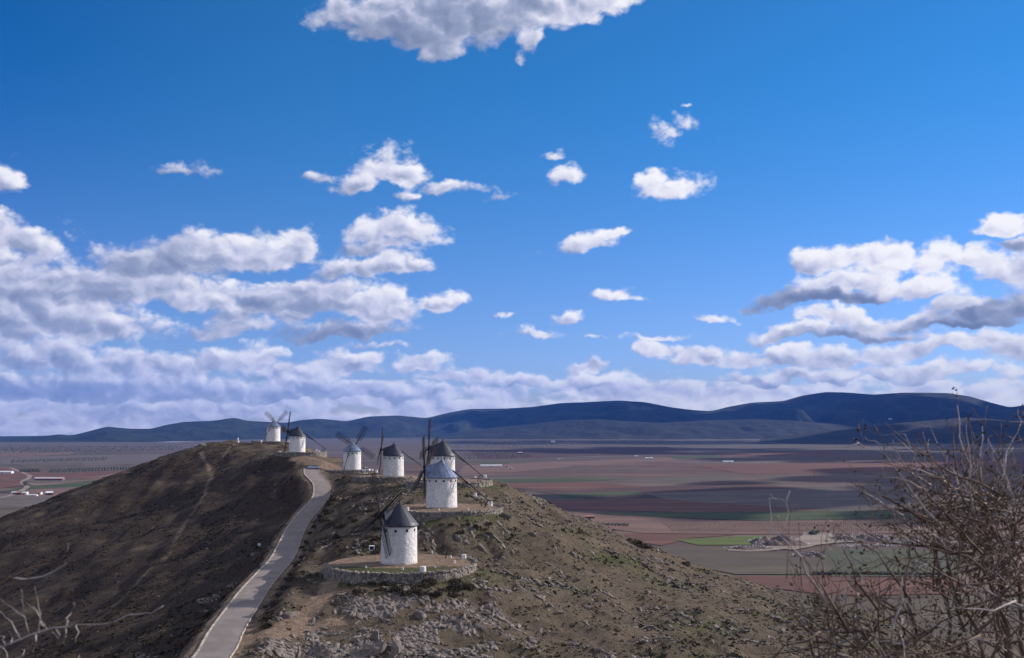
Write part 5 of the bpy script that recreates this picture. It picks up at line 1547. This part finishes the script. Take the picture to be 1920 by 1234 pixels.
# ------------------------------------------------------------------ foreground: thorn bush on the right, bare twigs on the left
BARK, b = new_mat('thorn_bark')
n_ = NOISE3(geo_coord(), 9.0, 4.0, 0.6)
wput(b.inputs['Base Color'], MIXC(SS(n_, 0.35, 0.65), (0.075, 0.048, 0.038, 1), (0.19, 0.132, 0.105, 1))); b.inputs['Roughness'].default_value = 0.85
CUR.pop()
PALE_BARK, b = new_mat('pale_twig')
n_ = NOISE3(geo_coord(), 12.0, 4.0, 0.6)
wput(b.inputs['Base Color'], MIXC(SS(n_, 0.35, 0.65), (0.20, 0.165, 0.155, 1), (0.42, 0.38, 0.37, 1))); b.inputs['Roughness'].default_value = 0.8
CUR.pop()
THORN_LEAF = veg_mat('thorn_leaf', (0.060, 0.045, 0.024), (0.105, 0.070, 0.040), (0.16, 0.105, 0.060))

br = random.Random(17)
def jitter_path(pts, seg, amp):
    out = []
    for a, c in zip(pts[:-1], pts[1:]):
        L = (c - a).length
        n = max(2, int(L / seg))
        for k in range(n):
            p = a.lerp(c, k / n)
            out.append(p + Vector((br.gauss(0, amp), br.gauss(0, amp), br.gauss(0, amp))) if (k or out) else p)
    out.append(pts[-1])
    return out
class Bush:
    def __init__(self):
        self.wood = MB(); self.twig = MB(); self.lv = []; self.tips = []
    def shoot(self, pts, r0, r1, twigs=0.0, leaf=0.0, pale=False, amp=0.006, tw_len=0.16, depth=0):
        path = jitter_path([Vector(p) for p in pts], 0.06, amp)
        n = len(path)
        rads = [r0 + (r1 - r0) * i / (n - 1) for i in range(n)]
        (self.twig if pale else self.wood).tube(path, rads, 4 if r0 < 0.008 else 5)
        for i in range(2, n):
            d = (path[i] - path[i - 1]).normalized()
            if br.random() < twigs:
                a = Vector((br.gauss(0, 1), br.gauss(0, 1), br.gauss(0, 1))); a = (a - d * a.dot(d)).normalized()
                e = path[i] + (d * 0.55 + a * 0.85 + Vector((0, 0, 0.25))).normalized() * tw_len * br.uniform(0.4, 1.4)
                if depth < 1:
                    self.shoot([path[i], path[i].lerp(e, 0.5) + a * 0.01, e], rads[i] * 0.55, 0.0012, twigs * 0.8, leaf, pale, amp * 0.8, tw_len * 0.5, depth + 1)
                else:
                    (self.twig if pale else self.wood).tube([path[i], e], [max(0.0016, rads[i] * 0.5), 0.0008], 3)
            if br.random() < leaf:
                for _ in range(br.randint(1, 3)):
                    self.lv.append(path[i] + Vector((br.gauss(0, .007), br.gauss(0, .007), br.gauss(0, .007))))
    def leaves(self, s0, s1):
        rv = np.random.RandomState(4)
        c = np.array([tuple(p) for p in self.lv]); n = len(c)
        u = rv.normal(0, 1, (n, 3)); u /= np.linalg.norm(u, axis=1)[:, None]
        w_ = np.cross(u, rv.normal(0, 1, (n, 3))); w_ /= np.linalg.norm(w_, axis=1)[:, None]
        s = rv.uniform(s0, s1, n)[:, None]
        V_ = np.stack([c - u * s, c + w_ * s * 0.5, c + u * s, c - w_ * s * 0.5], 1).reshape(-1, 3)
        return mesh_np('leaves', V_, np.arange(len(V_)).reshape(-1, 4), THORN_LEAF)

def P3(px, py, d): return at(px, py, d)
g0 = Vector((2.15, 4.2, ground(2.15, 4.2)))
B1 = Bush()
# main stems fan out of the root below the frame
stem_tops = []
root_px = [(1790, 1120, 4.2), (1850, 1020, 4.3), (1900, 940, 4.5), (1760, 1010, 4.0), (1930, 1080, 4.1), (1700, 1130, 4.0), (1980, 980, 4.6), (1830, 900, 4.2), (1870, 1150, 3.8), (1740, 930, 4.4)]
for px, py, d in root_px:
    t = P3(px, py, d)
    base = g0 + Vector((br.uniform(-.25, .35), br.uniform(-.3, .3), 0))
    mid = base.lerp(t, 0.55) + Vector((br.uniform(-.08, .08), br.uniform(-.1, .1), 0.04))
    B1.shoot([base, mid, t], 0.018, 0.006, 0.65, 0.5, False, 0.010, 0.26)
    stem_tops.append(t)
# named shoots seen in the photograph (from the mass outwards)
SH = [
 [(1850, 960, 4.2), (1828, 880, 4.2), (1817, 800, 4.2), (1815, 790, 4.2), (1824, 765, 4.2)],
 [(1822, 880, 4.3), (1800, 820, 4.3), (1795, 760, 4.3)],
 [(1780, 905, 4.1), (1745, 855, 4.1), (1730, 810, 4.1)],
 [(1790, 890, 4.15), (1750, 862, 4.1), (1715, 845, 4.1), (1708, 830, 4.1)],
 [(1775, 905, 4.0), (1730, 885, 4.0), (1690, 865, 4.0)],
 [(1745, 910, 4.0), (1710, 890, 4.0), (1665, 858, 4.0)],
 [(1740, 920, 4.0), (1705, 905, 4.0), (1660, 895, 4.0)],
 [(1770, 930, 3.9), (1763, 900, 3.9), (1758, 868, 3.9)],
 [(1695, 968, 3.8), (1640, 936, 3.8), (1580, 904, 3.8)],
 [(1850, 945, 4.0), (1800, 935, 4.0), (1740, 930, 4.0)],
 [(1920, 1025, 3.9), (1880, 1020, 3.9), (1845, 1018, 3.9)],
 [(1915, 1140, 3.8), (1880, 1132, 3.8), (1860, 1125, 3.8)],
 [(1870, 925, 4.3), (1890, 850, 4.4), (1915, 790, 4.5)],
 [(1880, 930, 4.3), (1884, 880, 4.3), (1886, 862, 4.3)],
 [(1900, 960, 4.3), (1915, 910, 4.3), (1922, 890, 4.3)],
 [(1800, 930, 4.1), (1790, 850, 4.1), (1788, 780, 4.1)],
 [(1840, 905, 4.2), (1838, 850, 4.2), (1842, 800, 4.2)],
 [(1720, 1000, 4.0), (1690, 970, 4.0), (1668, 940, 4.0)],
 [(1735, 1010, 4.0), (1712, 978, 4.0), (1704, 940, 4.0)],
]
for s in SH:
    B1.shoot([P3(*p) for p in s], 0.0050, 0.0013, 0.16, 0.0, br.random() < 0.6, 0.004, 0.09)
# the dense tangle
def tangle(n, cx, cy, rx, ry, d0, d1, lo, hi, leaf, up=0.35):
    for _ in range(n):
        a = br.uniform(0, 6.28); q = math.sqrt(br.random())
        px, py = cx + rx * q * math.cos(a), cy + ry * q * math.sin(a)
        p = P3(px, py, br.uniform(d0, d1))
        d = Vector((br.gauss(-0.15, 0.7), br.gauss(0, 0.6), br.gauss(up, 0.6))).normalized()
        L = br.uniform(lo, hi)
        B1.shoot([p, p + d * L * 0.5 + Vector((br.gauss(0, .03), 0, br.gauss(0, .03))), p + d * L], br.uniform(0.002, 0.006), 0.0009, 0.40, leaf, br.random() < 0.16, 0.006, 0.13)
tangle(120, 1870, 1000, 95, 80, 3.6, 4.7, 0.2, 0.55, 0.55)
tangle(105, 1862, 1130, 120, 110, 3.4, 4.6, 0.2, 0.55, 0.50)
tangle(40, 1785, 965, 60, 50, 3.8, 4.4, 0.15, 0.4, 0.40)
root = empty('thorn_bush', g0)
tag(root, 'tall tangled thorn bush with brown leaves filling the right edge', 'bush')
def under(o, root):
    o.parent = root; o.location = -root.location
    return o
def finish(B, root, s0=0.005, s1=0.011):
    under(B.wood.build('branches', BARK), root); under(tag(B.twig.build('twigs', PALE_BARK), None, None, None, 'stuff'), root)
    if B.lv:
        under(tag(link('leaves', B.leaves(s0, s1)), None, None, None, 'stuff'), root)
finish(B1, root)

B1 = Bush()
g1 = Vector((1.15, 3.5, ground(1.15, 3.5)))
for px, py, d in [(1545, 1100, 3.5), (1600, 1130, 3.6), (1650, 1110, 3.5), (1520, 1170, 3.4), (1690, 1160, 3.6)]:
    t = P3(px, py, d); base = g1 + Vector((br.uniform(-.12, .25), br.uniform(-.2, .2), 0))
    B1.shoot([base, base.lerp(t, 0.6) + Vector((br.uniform(-.05, .05), 0, .03)), t], 0.009, 0.003, 0.6, 0.35, False, 0.007, 0.16)
SH = [
 [(1545, 1100, 3.4), (1545, 1075, 3.4), (1540, 1050, 3.4), (1552, 925, 3.4)], [(1520, 1130, 3.4), (1490, 1100, 3.4), (1470, 1090, 3.4)], [(1475, 1085, 3.4), (1478, 1000, 3.4), (1474, 930, 3.4)],
 [(1503, 1100, 3.4), (1500, 1010, 3.4), (1498, 940, 3.4)], [(1440, 1000, 3.3), (1448, 970, 3.3), (1443, 935, 3.3)], [(1650, 1110, 3.5), (1642, 1060, 3.5), (1630, 1030, 3.5)], [(1600, 1090, 3.5), (1580, 1065, 3.5), (1567, 1050, 3.5)],
 [(1700, 1090, 3.6), (1695, 1040, 3.6), (1690, 1010, 3.6)], [(1725, 1060, 3.7), (1712, 1010, 3.7), (1702, 985, 3.7)], [(1560, 1130, 3.4), (1530, 1110, 3.4), (1520, 1080, 3.4)], [(1660, 1230, 3.2), (1645, 1200, 3.2), (1635, 1165, 3.2)],
 [(1545, 1234, 3.2), (1538, 1200, 3.2), (1530, 1170, 3.2)], [(1452, 1234, 3.3), (1490, 1160, 3.3), (1480, 1110, 3.3)], [(1680, 1180, 3.4), (1640, 1130, 3.4), (1600, 1105, 3.4)],
]
for s in SH:
    B1.shoot([P3(*p) for p in s], 0.0018, 0.0005, 0.3, 0.0, br.random() < 0.4, 0.0065, 0.07)
tangle(34, 1560, 1195, 75, 60, 3.2, 3.8, 0.12, 0.35, 0.30)
tangle(40, 1670, 1185, 75, 70, 3.3, 3.9, 0.12, 0.38, 0.40)
root = empty('thorn_bush', g1)
tag(root, 'smaller twiggy thorn bush at the bottom, left of the tall one', 'bush')
finish(B1, root)

# bare pale twigs reaching in from the left edge
B1 = Bush()
D_ = 2.6
gl = Vector((-1.9, 2.7, ground(-1.9, 2.7)))
main = [(-60, 1245), (0, 1214), (60, 1190), (100, 1178), (140, 1173), (200, 1170), (240, 1155), (275, 1150), (293, 1144), (306, 1136)]
B1.shoot([gl] + [P3(-330, 1350, D_), P3(-180, 1290, D_)] + [P3(x_, y_, D_) for x_, y_ in main], 0.0040, 0.0011, 0, 0, True, 0.0015)
for s in [
 [(55, 1192), (45, 1155), (20, 1140), (0, 1122)], [(40, 1200), (20, 1165), (0, 1150), (-20, 1138)], [(72, 1185), (74, 1150), (68, 1125), (65, 1100)], [(88, 1180), (75, 1155), (60, 1140), (48, 1130)],
 [(86, 1180), (80, 1165), (62, 1135)], [(124, 1174), (126, 1160), (136, 1145), (139, 1130)], [(124, 1176), (122, 1195), (112, 1210)], [(142, 1172), (146, 1185), (141, 1206)], [(105, 1180), (112, 1190), (108, 1195), (98, 1185)],
 [(67, 1190), (68, 1210), (60, 1226)], [(20, 1208), (22, 1195), (21, 1188)], [(0, 1212), (12, 1225), (15, 1245)], [(10, 1208), (5, 1195), (-5, 1190)], [(28, 1236), (42, 1228), (46, 1218)], [(146, 1240), (150, 1228)], [(40, 1150), (42, 1125), (40, 1105)],
]:
    B1.shoot([P3(x_, y_, D_ + br.uniform(-.05, .05)) for x_, y_ in s], 0.0019, 0.0007, 0, 0, True, 0.0018)
D_ = 2.9
B1.shoot([P3(-200, 1180, D_), P3(-60, 1120, D_), P3(0, 1096, D_), P3(18, 1086, D_), P3(24, 1083, D_), P3(60, 1063, D_), P3(95, 1057, D_), P3(115, 1048, D_), P3(126, 1030, D_), P3(127, 1017, D_)], 0.0042, 0.0009, 0, 0, False, 0.0010)
B1.shoot([P3(24, 1083, D_), P3(50, 1087, D_), P3(80, 1082, D_), P3(110, 1067, D_), P3(124, 1055, D_)], 0.0030, 0.0009, 0, 0, True, 0.0010)
B1.shoot([P3(17, 1086, D_), P3(19, 1078, D_)], 0.002, 0.001, 0, 0, False, 0.001)
root = empty('bare_branch', gl)
tag(root, 'bare pale twigs reaching in from the bottom left edge', 'branch')
finish(B1, root)
# ------------------------------------------------------------------ unseen clouds added to the right, placed to shade the plain and the mountains
CLOUD_MAT, b = new_mat('cloud')
wput(b.inputs['Base Color'], (0.9, 0.9, 0.92, 1)); b.inputs['Roughness'].default_value = 1.0; b.inputs['Specular IOR Level'].default_value = 0.0
CUR.pop()
def cloud(shade_x, shade_y, rx, ry, label, seed, alt=1300.0):
    """a flat-based cumulus placed so that its shadow falls round (shade_x, shade_y)"""
    off = SUN_DIR * (alt / SUN_DIR.z)
    r2 = np.random.RandomState(seed)
    V_ = []; F_ = []; base = 0
    v0, f0 = ico(1)
    for k in range(40):
        a = r2.uniform(0, 6.28); q = math.sqrt(r2.rand())
        cx, cy = rx * q * math.cos(a), ry * q * math.sin(a)
        s = r2.uniform(0.22, 0.42) * min(rx, ry) * (1.15 - 0.6 * q)
        v = v0 * s * (1 + 0.25 * fbm(v0[:, 0] * 2 + k, v0[:, 1] * 2 + v0[:, 2], 2))[:, None]
        v[:, 2] = np.where(v[:, 2] < 0, v[:, 2] * 0.15, v[:, 2] * 0.6)
        V_.append(v + np.array([cx, cy, 0])); F_.append(f0 + base); base += len(v0)
    o = link('cloud', mesh_np('cloud', np.concatenate(V_), np.concatenate(F_), CLOUD_MAT, True), None, (shade_x + off.x, shade_y + off.y, alt))
    return tag(o, label, 'cloud', 'unseen clouds added to shade the plain')
cloud(620, 1830, 900, 440, 'low unseen cumulus right of the view, added to shade the nearest plain', 1, 1500)
cloud(1700, 2600, 900, 800, 'wide unseen cumulus right of the view, added to shade the middle of the plain', 2, 1800)
cloud(700, 5000, 900, 650, 'unseen cumulus right of the view, added to shade the plain farther out', 3, 2800)
cloud(2300, 4300, 1100, 1000, 'broad unseen cumulus to the right, added to shade the plain beyond its middle', 4, 2400)
cloud(900, 7200, 1300, 900, 'high unseen cumulus right of the view, added to shade the far edge of the plain', 5, 3400)
cloud(3300, 6800, 1300, 1300, 'high broad unseen cumulus far right, added to shade the plain by the foothills', 6, 3000)
cloud(4300, 11800, 2300, 1900, 'very large unseen cloud far right, added to shade the highest mountain', 7, 4800)
cloud(900, 12200, 1800, 1500, 'large unseen cloud right of the view, added to shade the middle mountains', 8, 5800)
cloud(1500, 3750, 800, 380, 'flat unseen cumulus right of the view, added to shade between two larger ones', 9, 2100)
# ------------------------------------------------------------------ haze: the air between here and the mountains
m = bpy.data.materials.new('haze')
m.use_nodes = True
nt = m.node_tree
nt.nodes.clear()
vol = nt.nodes.new('ShaderNodeVolumePrincipled')
vol.inputs['Color'].default_value = (0.05, 0.25, 1.0, 1)
vol.inputs['Density'].default_value = 0.000019
vol.inputs['Anisotropy'].default_value = 0.0
out = nt.nodes.new('ShaderNodeOutputMaterial')
nt.links.new(vol.outputs[0], out.inputs['Volume'])
mb = MB(); mb.box((0, 9000, 260), (52000, 26000, 1320))
tag(mb.build('haze', m), 'thin blue haze over the plain', None, None, 'stuff')
